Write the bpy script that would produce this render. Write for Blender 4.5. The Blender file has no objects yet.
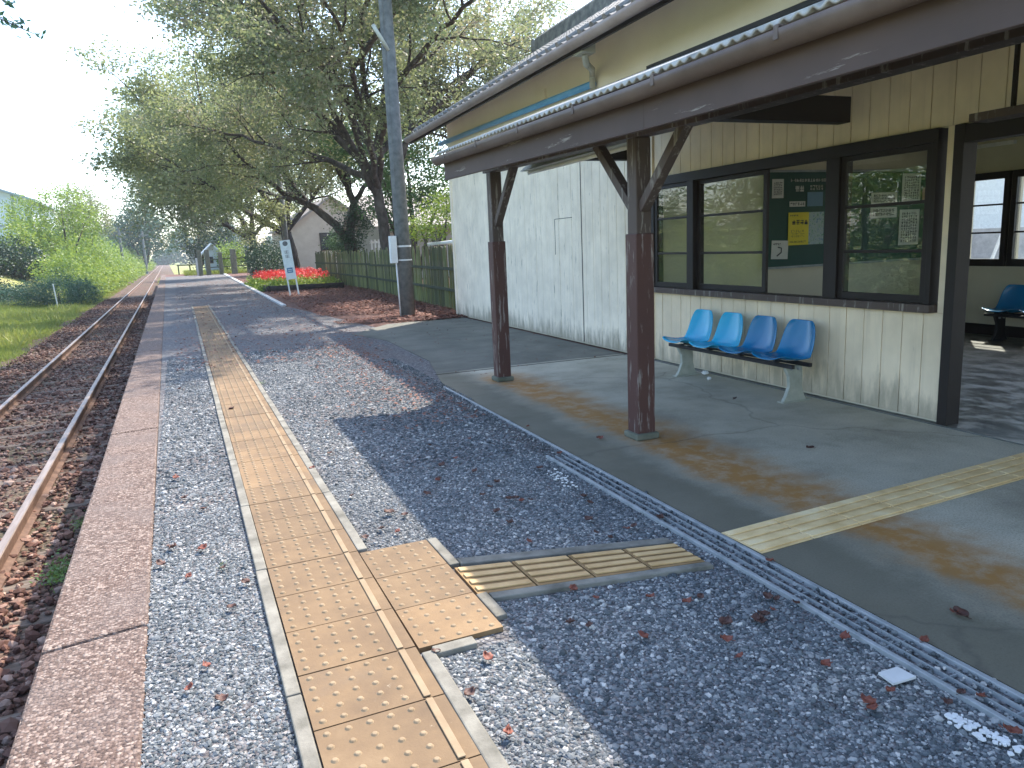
import bpy, bmesh, math, random
import numpy as np
from mathutils import Vector, Matrix
random.seed(7); RNG = np.random.default_rng(7)
R = math.radians
scene = bpy.context.scene
COL = scene.collection

# ------------------------------------------------------------------ camera, sky, sun, exposure
CAM_H = 1.3114
F_PX, YAW, PITCH, ROLL = 748.48, .40942, .18415, -.04298
_f = Vector((math.sin(YAW)*math.cos(PITCH), math.cos(YAW)*math.cos(PITCH), -math.sin(PITCH)))
_r0 = Vector((math.cos(YAW), -math.sin(YAW), 0)); _u0 = _r0.cross(_f)
_r = math.cos(ROLL)*_r0 + math.sin(ROLL)*_u0
_u = -math.sin(ROLL)*_r0 + math.cos(ROLL)*_u0
camd = bpy.data.cameras.new('camera'); cam = bpy.data.objects.new('camera', camd); COL.objects.link(cam)
camd.sensor_width = 36; camd.lens = F_PX/1024*36; camd.clip_start = .05; camd.clip_end = 3000
m = Matrix((( _r.x, _u.x, -_f.x, 0), (_r.y, _u.y, -_f.y, 0), (_r.z, _u.z, -_f.z, CAM_H), (0, 0, 0, 1)))
cam.matrix_world = m
scene.camera = cam

SUN = Vector((.61, .49, 1.0)).normalized()
world = bpy.data.worlds.new('World'); scene.world = world; world.use_nodes = True
nt = world.node_tree; bg = nt.nodes['Background']
sky = nt.nodes.new('ShaderNodeTexSky'); sky.sky_type = 'NISHITA'; sky.sun_disc = False
sky.sun_elevation = math.asin(SUN.z); sky.sun_rotation = math.atan2(SUN.x, SUN.y)
sky.air_density = 1.0; sky.dust_density = 1.2; sky.ozone_density = 1.0
nt.links.new(sky.outputs[0], bg.inputs[0]); bg.inputs[1].default_value = .15
sd = bpy.data.lights.new('sun', 'SUN'); sd.energy = 2.7; sd.angle = R(.6); sd.color = (1, .91, .80)
so = bpy.data.objects.new('sun', sd); COL.objects.link(so); so.rotation_euler = SUN.to_track_quat('Z', 'Y').to_euler()
so.location = (10, 8, 30)
vs = scene.view_settings; vs.view_transform = 'Standard'; vs.look = 'None'; vs.gamma = 1; vs.exposure = 1.95
scene.render.engine = 'CYCLES'
scene.cycles.max_bounces = 8; scene.cycles.transparent_max_bounces = 12

def ray(px, py): return _f*F_PX + _r*(px-512) - _u*(py-384)
def G(px, py, z=0.0):
    d = ray(px, py); t = (z-CAM_H)/d.z; return (d.x*t, d.y*t)
TH = math.atan(.031); CT, ST = math.cos(TH), math.sin(TH)
def W(u, v): return (u*CT+v*ST, -u*ST+v*CT)        # building axes to world

# ------------------------------------------------------------------ materials
def node_mat(name):
    m = bpy.data.materials.new(name); m.use_nodes = True
    nt = m.node_tree; return m, nt, nt.nodes['Principled BSDF'], nt.nodes, nt.links
def ramp(N, stops):
    r = N.new('ShaderNodeValToRGB'); e = r.color_ramp.elements
    while len(e) < len(stops): e.new(.5)
    for k, (p, c) in enumerate(stops):
        e[k].position = p; e[k].color = (c if len(c) == 4 else (*c, 1))
    return r
def coords(N, L, stretch=(1, 1, 1)):
    t = N.new('ShaderNodeTexCoord'); mp = N.new('ShaderNodeMapping'); mp.inputs['Scale'].default_value = stretch
    L.new(t.outputs['Object'], mp.inputs[0]); return mp.outputs[0]
def mix(N, L, fac, a, b, mode='MIX'):
    x = N.new('ShaderNodeMix'); x.data_type = 'RGBA'; x.blend_type = mode
    for s, v in ((0, fac), (6, a), (7, b)):
        if hasattr(v, 'is_output'): L.new(v, x.inputs[s])
        else: x.inputs[s].default_value = v if s == 0 else (*v, 1)
    return x.outputs[2]
def noise(N, L, vec, scale, detail=4, rough=.6):
    n = N.new('ShaderNodeTexNoise'); n.inputs['Scale'].default_value = scale; n.inputs['Detail'].default_value = detail
    n.inputs['Roughness'].default_value = rough; L.new(vec, n.inputs['Vector']); return n.outputs['Fac']
def add_bump(N, L, b, h, strength, dist=.01):
    n = N.new('ShaderNodeBump'); n.inputs['Strength'].default_value = strength; n.inputs['Distance'].default_value = dist
    L.new(h, n.inputs['Height']); L.new(n.outputs[0], b.inputs['Normal']); return n
def mat(name, stops, scale=6, rough=.8, bump=.2, bscale=60, stretch=(1, 1, 1), metal=0, bdist=.004, detail=6, spec=.4):
    m, nt, b, N, L = node_mat(name)
    v = coords(N, L, stretch)
    f = noise(N, L, v, scale, detail)
    if len(stops) == 1: stops = [(.3, tuple(c*.88 for c in stops[0])), (.7, tuple(c*1.08 for c in stops[0]))]
    else: stops = [(.32+.36*i/(len(stops)-1), c) for i, c in enumerate(stops)]
    r = ramp(N, stops); L.new(f, r.inputs[0]); L.new(r.outputs[0], b.inputs['Base Color'])
    b.inputs['Roughness'].default_value = rough; b.inputs['Metallic'].default_value = metal
    b.inputs['Specular IOR Level'].default_value = spec
    if bump: add_bump(N, L, b, noise(N, L, v, bscale, 4), bump, bdist)
    return m

def worn_paint(name, paint, under, amount=.60, stretch=(1, 1, .12), rough=.6, scale=22, tint=None):
    m, nt, b, N, L = node_mat(name); v = coords(N, L, stretch); v1 = coords(N, L)
    n1 = noise(N, L, v, scale, 8, .7); n2 = noise(N, L, v1, 2.2, 4)
    r = ramp(N, [(amount, (0, 0, 0)), (amount+.05, (1, 1, 1))]); L.new(n1, r.inputs[0])
    r2 = ramp(N, [(.3, tuple(c*.82 for c in paint)), (.7, tuple(min(1, c*1.08) for c in paint))]); L.new(n2, r2.inputs[0])
    c = mix(N, L, r.outputs[0], r2.outputs[0], under)
    if tint:     # splash dirt and moss rising unevenly from the ground
        sz = N.new('ShaderNodeSeparateXYZ'); L.new(v1, sz.inputs[0]); q = N.new('ShaderNodeMath'); q.operation = 'MULTIPLY_ADD'; L.new(noise(N, L, coords(N, L, (1, 3, .7)), 3, 8, .7), q.inputs[0]); q.inputs[1].default_value = -.9; L.new(sz.outputs[2], q.inputs[2])
        mr = N.new('ShaderNodeMapRange'); L.new(q.outputs[0], mr.inputs[0]); mr.inputs[1].default_value = -.42; mr.inputs[2].default_value = -.20; mr.inputs[3].default_value = .75; mr.inputs[4].default_value = 0
        c = mix(N, L, mr.outputs[0], c, tint)
        dr_ = ramp(N, [(.52, (0, 0, 0)), (.72, (.4, .4, .4))]); L.new(noise(N, L, coords(N, L, (1, 9, .35)), 1.6, 8, .7), dr_.inputs[0]); c = mix(N, L, dr_.outputs[0], c, tuple(k_*.62 for k_ in paint))
    L.new(c, b.inputs['Base Color']); b.inputs['Roughness'].default_value = rough
    add_bump(N, L, b, n1, .35, .003); return m

M = {}
M['wood_brown'] = worn_paint('weathered brown paint', (.080, .056, .047), (.24, .215, .19), .56)
M['wood_red'] = worn_paint('red brown post paint', (.080, .033, .027), (.24, .21, .19), .575, (1, 1, .10), .6, 30)
M['wood_dark'] = worn_paint('dark frame paint', (.011, .006, .005), (.08, .062, .055), .68, (.3, .12, 1))
M['fascia'] = worn_paint('weathered fascia', (.078, .052, .044), (.28, .25, .22), .60, (1, .10, 1.2), .7, 14)
M['gutter'] = mat('brown gutter', [(.085, .060, .048), (.145, .11, .092)], 3, .55, .1)
M['gutter_pale'] = mat('pale gutter', [(.23, .175, .15), (.33, .27, .24)], 3, .55, .1)
M['white_boards'] = worn_paint('white board wall', (.90, .805, .645), (.36, .33, .27), .615, (1, 1, .1), .75, 26, (.25, .22, .15))
M['cream_boards'] = worn_paint('cream board wall', (.82, .69, .505), (.42, .37, .29), .68, (1, 1, .07), .75, 24, (.34, .30, .22))
M['upper_wall'] = mat('yellow upper wall', [(.78, .70, .58), (.84, .76, .64)], 1.5, .8, .1)
M['inner_wall'] = mat('inner wall', [(.56, .52, .40), (.64, .59, .46)], 2, .8, .1)
M['ceiling'] = mat('ceiling boards', [(.30, .27, .2), (.38, .33, .25)], 2, .8)
M['blue_pipe'] = mat('blue pipe', [(.10, .32, .62), (.16, .42, .72)], 4, .4, 0)
M['down_pipe'] = mat('grey drainpipe', [(.33, .33, .29), (.42, .41, .36)], 4, .6, .1)
M['slate'] = mat('corrugated sheet', [(.22, .22, .21), (.38, .38, .36), (.50, .49, .46)], 9, .8, .3, 40)
M['tiles'] = mat('grey roof tiles', [(.08, .085, .085), (.14, .145, .14), (.24, .24, .22)], 7, .7, .3, 30)
M['galv'] = mat('galvanised steel', [(.24, .27, .28), (.40, .42, .43)], 12, .6, .1, metal=.2)
M['blue_light'] = mat('light blue plastic', [(.006, .34, .60), (.012, .43, .70)], 3, .22, 0, spec=.5)
M['blue_deep'] = mat('deep blue plastic', [(.002, .145, .34), (.004, .195, .43)], 3, .22, 0, spec=.5)
M['bench_leg'] = mat('pale grey steel', [(.30, .32, .27), (.42, .43, .37)], 14, .5, .1)
M['dark_steel'] = mat('dark steel', [(.02, .02, .025)], 5, .5, 0)
M['paper'] = mat('paper', [(.62, .62, .60)], 5, .9, 0)
M['paper_yellow'] = mat('yellow poster', [(.72, .60, .04)], 4, .6, 0)
M['paper_picture'] = mat('poster picture', [(.10, .22, .34), (.40, .48, .50), (.12, .28, .18)], 26, .6, 0)
M['paper_pink'] = mat('faded pink poster', [(.46, .20, .16), (.56, .42, .36)], 9, .7, 0)
M['ink'] = mat('print ink', [(.05, .055, .07)], 5, .8, 0)
M['board_green'] = mat('green noticeboard', [(.008, .052, .040), (.012, .066, .05)], 2, .6, .1)
M['white_paint'] = mat('white paint', [(.72, .73, .72)], 9, .5, .05)
M['sign_white'] = mat('sign panel', [(.66, .72, .70)], 9, .5, .05)
M['sign_blue'] = mat('sign blue', [(.10, .22, .34)], 9, .5, 0)
M['pole'] = mat('concrete pole', [(.10, .11, .11), (.19, .20, .195)], 8, .85, .2, 90)
M['rail_side'] = mat('rusty rail side', [(.085, .045, .030), (.17, .10, .065)], 20, .8, .3, 80)
M['rail_top'] = mat('worn rail top', [(.20, .15, .12), (.32, .26, .22)], 30, .5, .05, metal=.35, stretch=(1, .1, 1))
M['sleeper'] = mat('weathered sleeper', [(.055, .040, .030), (.12, .092, .070), (.19, .155, .125)], 9, .9, .6, 60, (.25, 3, 1))
M['fence_wood'] = worn_paint('mossy fence plank', (.12, .145, .055), (.20, .185, .13), .50, (1, 1, .15), .9, 9)
_m = M['fence_wood']; _n = _m.node_tree.nodes; _l = _m.node_tree.links; _b = _n['Principled BSDF']; _src = _b.inputs['Base Color'].links[0].from_socket
_oi = _n.new('ShaderNodeObjectInfo'); _rr = ramp(_n, [(0, (.42, .42, .40)), (.5, (.9, .9, .8)), (1, (1.5, 1.4, 1.2))]); _l.new(_oi.outputs['Random'], _rr.inputs[0])
_l.new(mix(_n, _l, 1.0, _src, _rr.outputs[0], 'MULTIPLY'), _b.inputs['Base Color'])
M['fence_dark'] = mat('dark fence rail', [(.035, .05, .03), (.07, .08, .05)], 6, .9, .3)
M['post_grey'] = mat('old fence post', [(.10, .11, .08), (.19, .19, .15)], 6, .9, .4)
M['bark'] = mat('cherry bark', [(.022, .018, .016), (.06, .05, .042), (.10, .088, .075)], 7, .95, .9, 30, (1, 1, .5), bdist=.02)
M['soil'] = mat('leafy soil', [(.06, .032, .024), (.13, .065, .05), (.20, .12, .095)], 9, .95, .8, 70, bdist=.02)
M['kerb'] = mat('white kerb', [(.44, .44, .43), (.62, .62, .60)], 6, .8, .2)
M['house_cream'] = mat('cream house wall', [(.46, .40, .31), (.54, .48, .38)], 2, .85, .1)
M['house_grey'] = mat('grey house wall', [(.36, .33, .30), (.44, .41, .37)], 2, .85, .1)
M['house_brown'] = mat('brown house wall', [(.26, .19, .15)], 2, .85, .1)
M['house_roof'] = mat('house roof', [(.24, .22, .20), (.33, .30, .27)], 3, .7, .2)
M['glass_dark'] = mat('dark window', [(.03, .04, .045)], 3, .12, 0)
M['shed_wall'] = mat('pale metal cladding', [(.52, .60, .66), (.62, .68, .72)], 2, .5, .05)
M['shed_band'] = mat('grey cladding band', [(.28, .34, .38)], 2, .5, .05)
M['orange'] = mat('orange plastic', [(.75, .20, .05)], 4, .5, 0)
M['log'] = mat('dark log edging', [(.02, .017, .015), (.05, .04, .035)], 9, .95, .6)
M['asphalt_pale'] = mat('pale yard paving', [(.32, .31, .29), (.42, .41, .39)], 3, .9, .3)
M['lamp_white'] = mat('lamp housing', [(.50, .52, .46)], 6, .5, .05)
M['tube'] = mat('lamp tube', [(.8, .8, .78)], 6, .3, 0)

def glass():
    m = bpy.data.materials.new('window glass'); m.use_nodes = True; nt = m.node_tree; N = nt.nodes; L = nt.links
    N.clear(); o = N.new('ShaderNodeOutputMaterial'); t = N.new('ShaderNodeBsdfTransparent'); g = N.new('ShaderNodeBsdfGlossy')
    t.inputs[0].default_value = (.94, .965, .95, 1); g.inputs['Roughness'].default_value = .012
    f = N.new('ShaderNodeFresnel'); f.inputs[0].default_value = 2.1
    x = N.new('ShaderNodeMixShader'); ge = N.new('ShaderNodeNewGeometry'); iv = N.new('ShaderNodeMath'); iv.operation = 'SUBTRACT'; iv.inputs[0].default_value = 1; L.new(ge.outputs['Backfacing'], iv.inputs[1]); mu = N.new('ShaderNodeMath'); mu.operation = 'MULTIPLY'; L.new(iv.outputs[0], mu.inputs[0]); L.new(f.outputs[0], mu.inputs[1]); L.new(mu.outputs[0], x.inputs[0]); L.new(t.outputs[0], x.inputs[1]); L.new(g.outputs[0], x.inputs[2])
    n = N.new('ShaderNodeTexNoise'); n.inputs['Scale'].default_value = 3; b = N.new('ShaderNodeBump'); b.inputs['Strength'].default_value = .05; b.inputs['Distance'].default_value = .01
    L.new(n.outputs[0], b.inputs['Height']); L.new(b.outputs[0], g.inputs['Normal'])
    L.new(x.outputs[0], o.inputs[0]); return m
M['glass'] = glass()

def leafmat(name, stops, trans=.4, rough=.55, pos_scale=.5):
    m, nt, b, N, L = node_mat(name)
    g = N.new('ShaderNodeNewGeometry'); t = N.new('ShaderNodeTexCoord')
    n = noise(N, L, t.outputs['Object'], pos_scale, 2)
    ad = N.new('ShaderNodeMath'); ad.operation = 'MULTIPLY_ADD'; L.new(g.outputs['Random Per Island'], ad.inputs[0]); ad.inputs[1].default_value = .55
    sb = N.new('ShaderNodeMath'); sb.operation = 'MULTIPLY_ADD'; L.new(n, sb.inputs[0]); sb.inputs[1].default_value = 1.3; sb.inputs[2].default_value = -.42
    L.new(sb.outputs[0], ad.inputs[2])
    r = ramp(N, stops); L.new(ad.outputs[0], r.inputs[0]); L.new(r.outputs[0], b.inputs['Base Color']); b.inputs['Roughness'].default_value = rough
    tr = N.new('ShaderNodeBsdfTranslucent'); L.new(mix(N, L, .5, r.outputs[0], ((.30, .34, .12) if trans > .44 else (.30, .36, .06))) if trans > .3 else r.outputs[0], tr.inputs[0])
    x = N.new('ShaderNodeMixShader'); x.inputs[0].default_value = trans
    L.new(b.outputs[0], x.inputs[1]); L.new(tr.outputs[0], x.inputs[2]); L.new(x.outputs[0], N['Material Output'].inputs[0]); return m
M['leaf_cherry'] = leafmat('cherry leaves', [(0, (.08, .125, .07)), (.35, (.14, .19, .105)), (.6, (.22, .245, .15)), (.8, (.30, .27, .20)), (1, (.38, .26, .21))], .5, .5)
M['leaf_olive'] = leafmat('olive leaves', [(0, (.10, .145, .07)), (.4, (.18, .22, .11)), (.75, (.28, .29, .16)), (1, (.36, .28, .19))], .5, .5)
M['leaf_dark'] = leafmat('dark leaves', [(0, (.010, .032, .016)), (.5, (.025, .062, .026)), (1, (.05, .10, .04))], .2, .5)
M['leaf_bright'] = leafmat('bright vine leaves', [(0, (.04, .11, .02)), (.4, (.13, .24, .035)), (.75, (.24, .33, .06)), (1, (.33, .36, .10))], .42, .5)
M['leaf_mid'] = leafmat('mid green leaves', [(0, (.03, .085, .025)), (.5, (.06, .14, .04)), (1, (.10, .19, .06))], .3, .5)
M['leaf_blue'] = leafmat('blue green leaves', [(0, (.02, .07, .045)), (.5, (.045, .12, .07)), (1, (.08, .17, .09))], .3, .5)
M['leaf_weed'] = leafmat('weed leaves', [(0, (.06, .14, .03)), (1, (.16, .28, .07))], .35, .5, 3)
M['grass'] = leafmat('grass blades', [(0, (.13, .19, .04)), (.5, (.25, .30, .07)), (1, (.38, .36, .12))], .35, .6, .3)
M['petal'] = leafmat('red petals', [(0, (.60, .02, .025)), (1, (.85, .07, .06))], .25, .5, 3)
M['dead_leaf'] = leafmat('dead leaves', [(0, (.07, .028, .022)), (.5, (.17, .065, .045)), (1, (.32, .15, .10))], .12, .7, 3)
M['dead_red'] = mat('red fallen leaf', [(.15, .040, .026), (.23, .075, .045)], 30, .6, .3)
M['dead_brown'] = mat('brown fallen leaf', [(.05, .022, .017), (.11, .050, .036)], 30, .6, .3)

def gravel_mat(name, stops, scale, bump, dist, rough=.85, big=None):
    m, nt, b, N, L = node_mat(name); v = coords(N, L)
    vo = N.new('ShaderNodeTexVoronoi'); vo.inputs['Scale'].default_value = scale; L.new(v, vo.inputs['Vector'])
    sx = N.new('ShaderNodeSeparateColor'); L.new(vo.outputs['Color'], sx.inputs[0])
    r = ramp(N, stops); L.new(sx.outputs[0], r.inputs[0]); c = r.outputs[0]
    vd = ramp(N, [(0, (1, 1, 1)), (.55, (.75, .75, .75)), (.9, (.18, .18, .18))]); L.new(vo.outputs['Distance'], vd.inputs[0])
    c2 = mix(N, L, .35, c, vd.outputs[0], 'MULTIPLY')
    if big:
        n = noise(N, L, v, big[0], 5); rr = ramp(N, [(.45, (0, 0, 0)), (.62, (1, 1, 1))]); L.new(n, rr.inputs[0])
        mm = N.new('ShaderNodeMath'); mm.operation = 'MULTIPLY'; L.new(rr.outputs[0], mm.inputs[0]); mm.inputs[1].default_value = big[2]
        c2 = mix(N, L, mm.outputs[0], c2, big[1])
    L.new(c2, b.inputs['Base Color']); b.inputs['Roughness'].default_value = rough; b.inputs['Specular IOR Level'].default_value = .3
    add_bump(N, L, b, vd.outputs[0], bump, dist); return m
M['gravel'] = gravel_mat('grey crushed gravel', [(0, (.07, .072, .078)), (.5, (.145, .148, .155)), (.85, (.225, .225, .225)), (1, (.34, .335, .33))], 62, 1, .02, big=(.9, (.16, .115, .10), .35))
M['aggregate'] = gravel_mat('exposed aggregate edge stone', [(0, (.065, .042, .033)), (.4, (.135, .090, .072)), (.7, (.19, .135, .11)), (1, (.34, .27, .225))], 100, .9, .006, .8, big=(2.2, (.13, .105, .095), .45))
M['ballast_bed'] = gravel_mat('brown ballast bed', [(0, (.05, .03, .023)), (.5, (.14, .085, .062)), (1, (.26, .17, .13))], 22, 1, .05, .9, big=(.5, (.07, .075, .04), .55))

def attr_stone(name, stops, rough=.8):
    m, nt, b, N, L = node_mat(name); g = N.new('ShaderNodeNewGeometry')
    r = ramp(N, stops); L.new(g.outputs['Random Per Island'], r.inputs[0])
    v = coords(N, L); n = noise(N, L, v, 160, 3); c = mix(N, L, .35, r.outputs[0], n, 'OVERLAY') if False else r.outputs[0]
    n2 = noise(N, L, v, 1.1, 4); r2 = ramp(N, [(.36, (.72, .72, .74)), (.5, (.95, .95, .96)), (.66, (1.28, 1.2, 1.14))]); L.new(n2, r2.inputs[0])
    c = mix(N, L, 1.0, c, r2.outputs[0], 'MULTIPLY')
    L.new(c, b.inputs['Base Color']); b.inputs['Roughness'].default_value = rough; b.inputs['Specular IOR Level'].default_value = .3
    add_bump(N, L, b, n, .3, .003); return m
M['stone_grey'] = attr_stone('grey stones', [(0, (.05, .061, .066)), (.45, (.118, .136, .144)), (.8, (.22, .235, .237)), (.95, (.35, .36, .35)), (1, (.52, .515, .48))])
M['stone_brown'] = attr_stone('brown ballast stones', [(0, (.045, .022, .016)), (.4, (.125, .062, .044)), (.8, (.22, .13, .095)), (1, (.34, .25, .20))])

def slab_mat():
    m, nt, b, N, L = node_mat('stained concrete floor'); v = coords(N, L)
    base = ramp(N, [(.3, (.28, .262, .205)), (.5, (.44, .415, .33)), (.72, (.56, .53, .43))]); L.new(noise(N, L, v, 1.6, 8, .65), base.inputs[0])
    fine = ramp(N, [(.34, (.58, .58, .58)), (.48, (.95, .95, .95)), (.68, (1.22, 1.22, 1.22))]); L.new(noise(N, L, v, 110, 6, .75), fine.inputs[0])
    c = mix(N, L, 1, base.outputs[0], fine.outputs[0], 'MULTIPLY')
    sp = N.new('ShaderNodeSeparateXYZ'); L.new(v, sp.inputs[0])
    nz = noise(N, L, v, 1.7, 12, .72)
    def band(src, lo, hi, amp, inv=False):
        a = N.new('ShaderNodeMath'); a.operation = 'MULTIPLY_ADD'; L.new(nz, a.inputs[0]); a.inputs[1].default_value = amp; L.new(src, a.inputs[2])
        mr = N.new('ShaderNodeMapRange'); mr.interpolation_type = 'SMOOTHSTEP'; L.new(a.outputs[0], mr.inputs[0])
        mr.inputs[1].default_value = lo; mr.inputs[2].default_value = hi; mr.inputs[3].default_value = 1 if inv else 0; mr.inputs[4].default_value = 0 if inv else 1
        return mr.outputs[0]
    def mul(a, bb, k=1.0):
        x = N.new('ShaderNodeMath'); x.operation = 'MULTIPLY'; L.new(a, x.inputs[0])
        if hasattr(bb, 'is_output'): L.new(bb, x.inputs[1])
        else: x.inputs[1].default_value = bb
        return x.outputs[0]
    # object axes: x = across (0 at the drain), y = along
    ochre = mul(band(sp.outputs[0], .60, .80, .55), band(sp.outputs[0], .95, 1.35, .55, True))
    ochre = mul(ochre, band(sp.outputs[1], 7.0, 7.6, .3, True))
    pr_ = ramp(N, [(.36, (.5, .5, .5)), (.55, (1, 1, 1))]); L.new(noise(N, L, v, 7, 8, .7), pr_.inputs[0]); ochre = mul(ochre, pr_.outputs[0])
    c = mix(N, L, ochre, c, (.34, .17, .045))
    damp = mul(band(sp.outputs[0], .50, .88, .55, True), .85)
    c = mix(N, L, damp, c, (.095, .088, .058))
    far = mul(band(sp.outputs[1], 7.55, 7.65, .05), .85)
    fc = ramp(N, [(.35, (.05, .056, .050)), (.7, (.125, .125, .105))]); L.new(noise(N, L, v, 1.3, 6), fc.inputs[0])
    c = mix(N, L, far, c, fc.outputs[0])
    wallmoss = mul(mul(band(sp.outputs[0], 2.55, 2.75, .3), band(sp.outputs[1], 7.5, 8.0, .2)), .8)
    c = mix(N, L, wallmoss, c, (.24, .15, .05))
    stain = ramp(N, [(.60, (0, 0, 0)), (.75, (1, 1, 1))]); L.new(noise(N, L, v, .9, 7, .7), stain.inputs[0])
    c = mix(N, L, mul(stain.outputs[0], .5), c, (.09, .095, .085))
    # grit specks and hairline cracks
    gs = ramp(N, [(.66, (0, 0, 0)), (.70, (1, 1, 1))]); L.new(noise(N, L, v, 11, 10, .8), gs.inputs[0]); c = mix(N, L, mul(gs.outputs[0], .55), c, (.06, .058, .05))
    vc = N.new('ShaderNodeTexVoronoi'); vc.feature = 'DISTANCE_TO_EDGE'; vc.inputs['Scale'].default_value = .42
    wv = N.new('ShaderNodeVectorMath'); wv.operation = 'ADD'; nn_ = N.new('ShaderNodeTexNoise'); nn_.inputs['Scale'].default_value = 2.5; nn_.inputs['Detail'].default_value = 6; L.new(v, nn_.inputs['Vector']); sc_ = N.new('ShaderNodeVectorMath'); sc_.operation = 'SCALE'; sc_.inputs['Scale'].default_value = .35; L.new(nn_.outputs['Color'], sc_.inputs[0]); L.new(v, wv.inputs[0]); L.new(sc_.outputs[0], wv.inputs[1]); L.new(wv.outputs[0], vc.inputs['Vector'])
    ck = ramp(N, [(.0, (1, 1, 1)), (.006, (0, 0, 0))]); L.new(vc.outputs['Distance'], ck.inputs[0]); c = mix(N, L, mul(ck.outputs[0], .35), c, (.05, .048, .04))
    L.new(c, b.inputs['Base Color'])
    rr = ramp(N, [(.3, (.62, .62, .62)), (.7, (.9, .9, .9))]); L.new(noise(N, L, v, 3, 4), rr.inputs[0]); L.new(rr.outputs[0], b.inputs['Roughness'])
    add_bump(N, L, b, noise(N, L, v, 70, 5), .25, .004); return m
M['slab'] = slab_mat()
def inner_floor_mat():
    m, nt, b, N, L = node_mat('waiting room floor'); v = coords(N, L, (1, 1, 1)); vs_ = coords(N, L, (1.3, .8, 1))
    r = ramp(N, [(.3, (.10, .105, .095)), (.7, (.20, .205, .19))]); L.new(noise(N, L, v, 2.2, 8, .65), r.inputs[0]); L.new(r.outputs[0], b.inputs['Base Color'])
    rr = ramp(N, [(.42, (.38, .38, .38)), (.62, (.8, .8, .8))]); L.new(noise(N, L, vs_, 4.5, 6, .65), rr.inputs[0]); L.new(rr.outputs[0], b.inputs['Roughness'])
    add_bump(N, L, b, noise(N, L, v, 14, 6), .15, .006); return m
M['inner_floor'] = inner_floor_mat()
def tile_mat():
    m, nt, b, N, L = node_mat('tactile tile'); v = coords(N, L)
    r = ramp(N, [(.3, (.118, .073, .036)), (.55, (.185, .117, .056)), (.75, (.245, .165, .085))]); L.new(noise(N, L, v, 3.2, 9, .7), r.inputs[0])
    sc = ramp(N, [(.63, (0, 0, 0)), (.68, (1, 1, 1))]); L.new(noise(N, L, coords(N, L, (1, 1, 1)), 24, 9, .8), sc.inputs[0])
    x = N.new('ShaderNodeMath'); x.operation = 'MULTIPLY'; L.new(sc.outputs[0], x.inputs[0]); x.inputs[1].default_value = .45
    c = mix(N, L, x.outputs[0], r.outputs[0], (.66, .58, .42))
    gi = N.new('ShaderNodeNewGeometry'); ri = ramp(N, [(0, (.80, .80, .80)), (1, (1.14, 1.12, 1.08))]); L.new(gi.outputs['Random Per Island'], ri.inputs[0]); c = mix(N, L, 1.0, c, ri.outputs[0], 'MULTIPLY')
    dk = ramp(N, [(.53, (0, 0, 0)), (.70, (.7, .7, .7))]); L.new(noise(N, L, v, 1.3, 8, .75), dk.inputs[0])
    c = mix(N, L, dk.outputs[0], c, (.12, .085, .055))
    L.new(c, b.inputs['Base Color']); b.inputs['Roughness'].default_value = .75
    add_bump(N, L, b, noise(N, L, v, 140, 4), .35, .002); return m
M['tactile'] = tile_mat()
M['tactile_pale'] = mat('pale tactile sheet', [(.66, .46, .21), (.80, .59, .30), (.86, .70, .42)], 6, .7, .15)
M['tactile_bar'] = mat('tile bars', [(.21, .148, .082), (.29, .215, .13)], 9, .7, .2)
M['kerb_conc'] = mat('grey path border', [(.11, .105, .085), (.19, .18, .15), (.26, .25, .21)], 7, .9, .4, 120)
def terrain_mat():
    m, nt, b, N, L = node_mat('rough grass ground'); v = coords(N, L)
    r = ramp(N, [(.36, (.10, .12, .035)), (.5, (.22, .25, .06)), (.6, (.30, .28, .10)), (.7, (.26, .19, .11))]); L.new(noise(N, L, v, .35, 9, .7), r.inputs[0])
    L.new(r.outputs[0], b.inputs['Base Color']); b.inputs['Roughness'].default_value = .95; add_bump(N, L, b, noise(N, L, v, 9, 8, .7), .8, .08); return m
M['terrain'] = terrain_mat()

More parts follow.
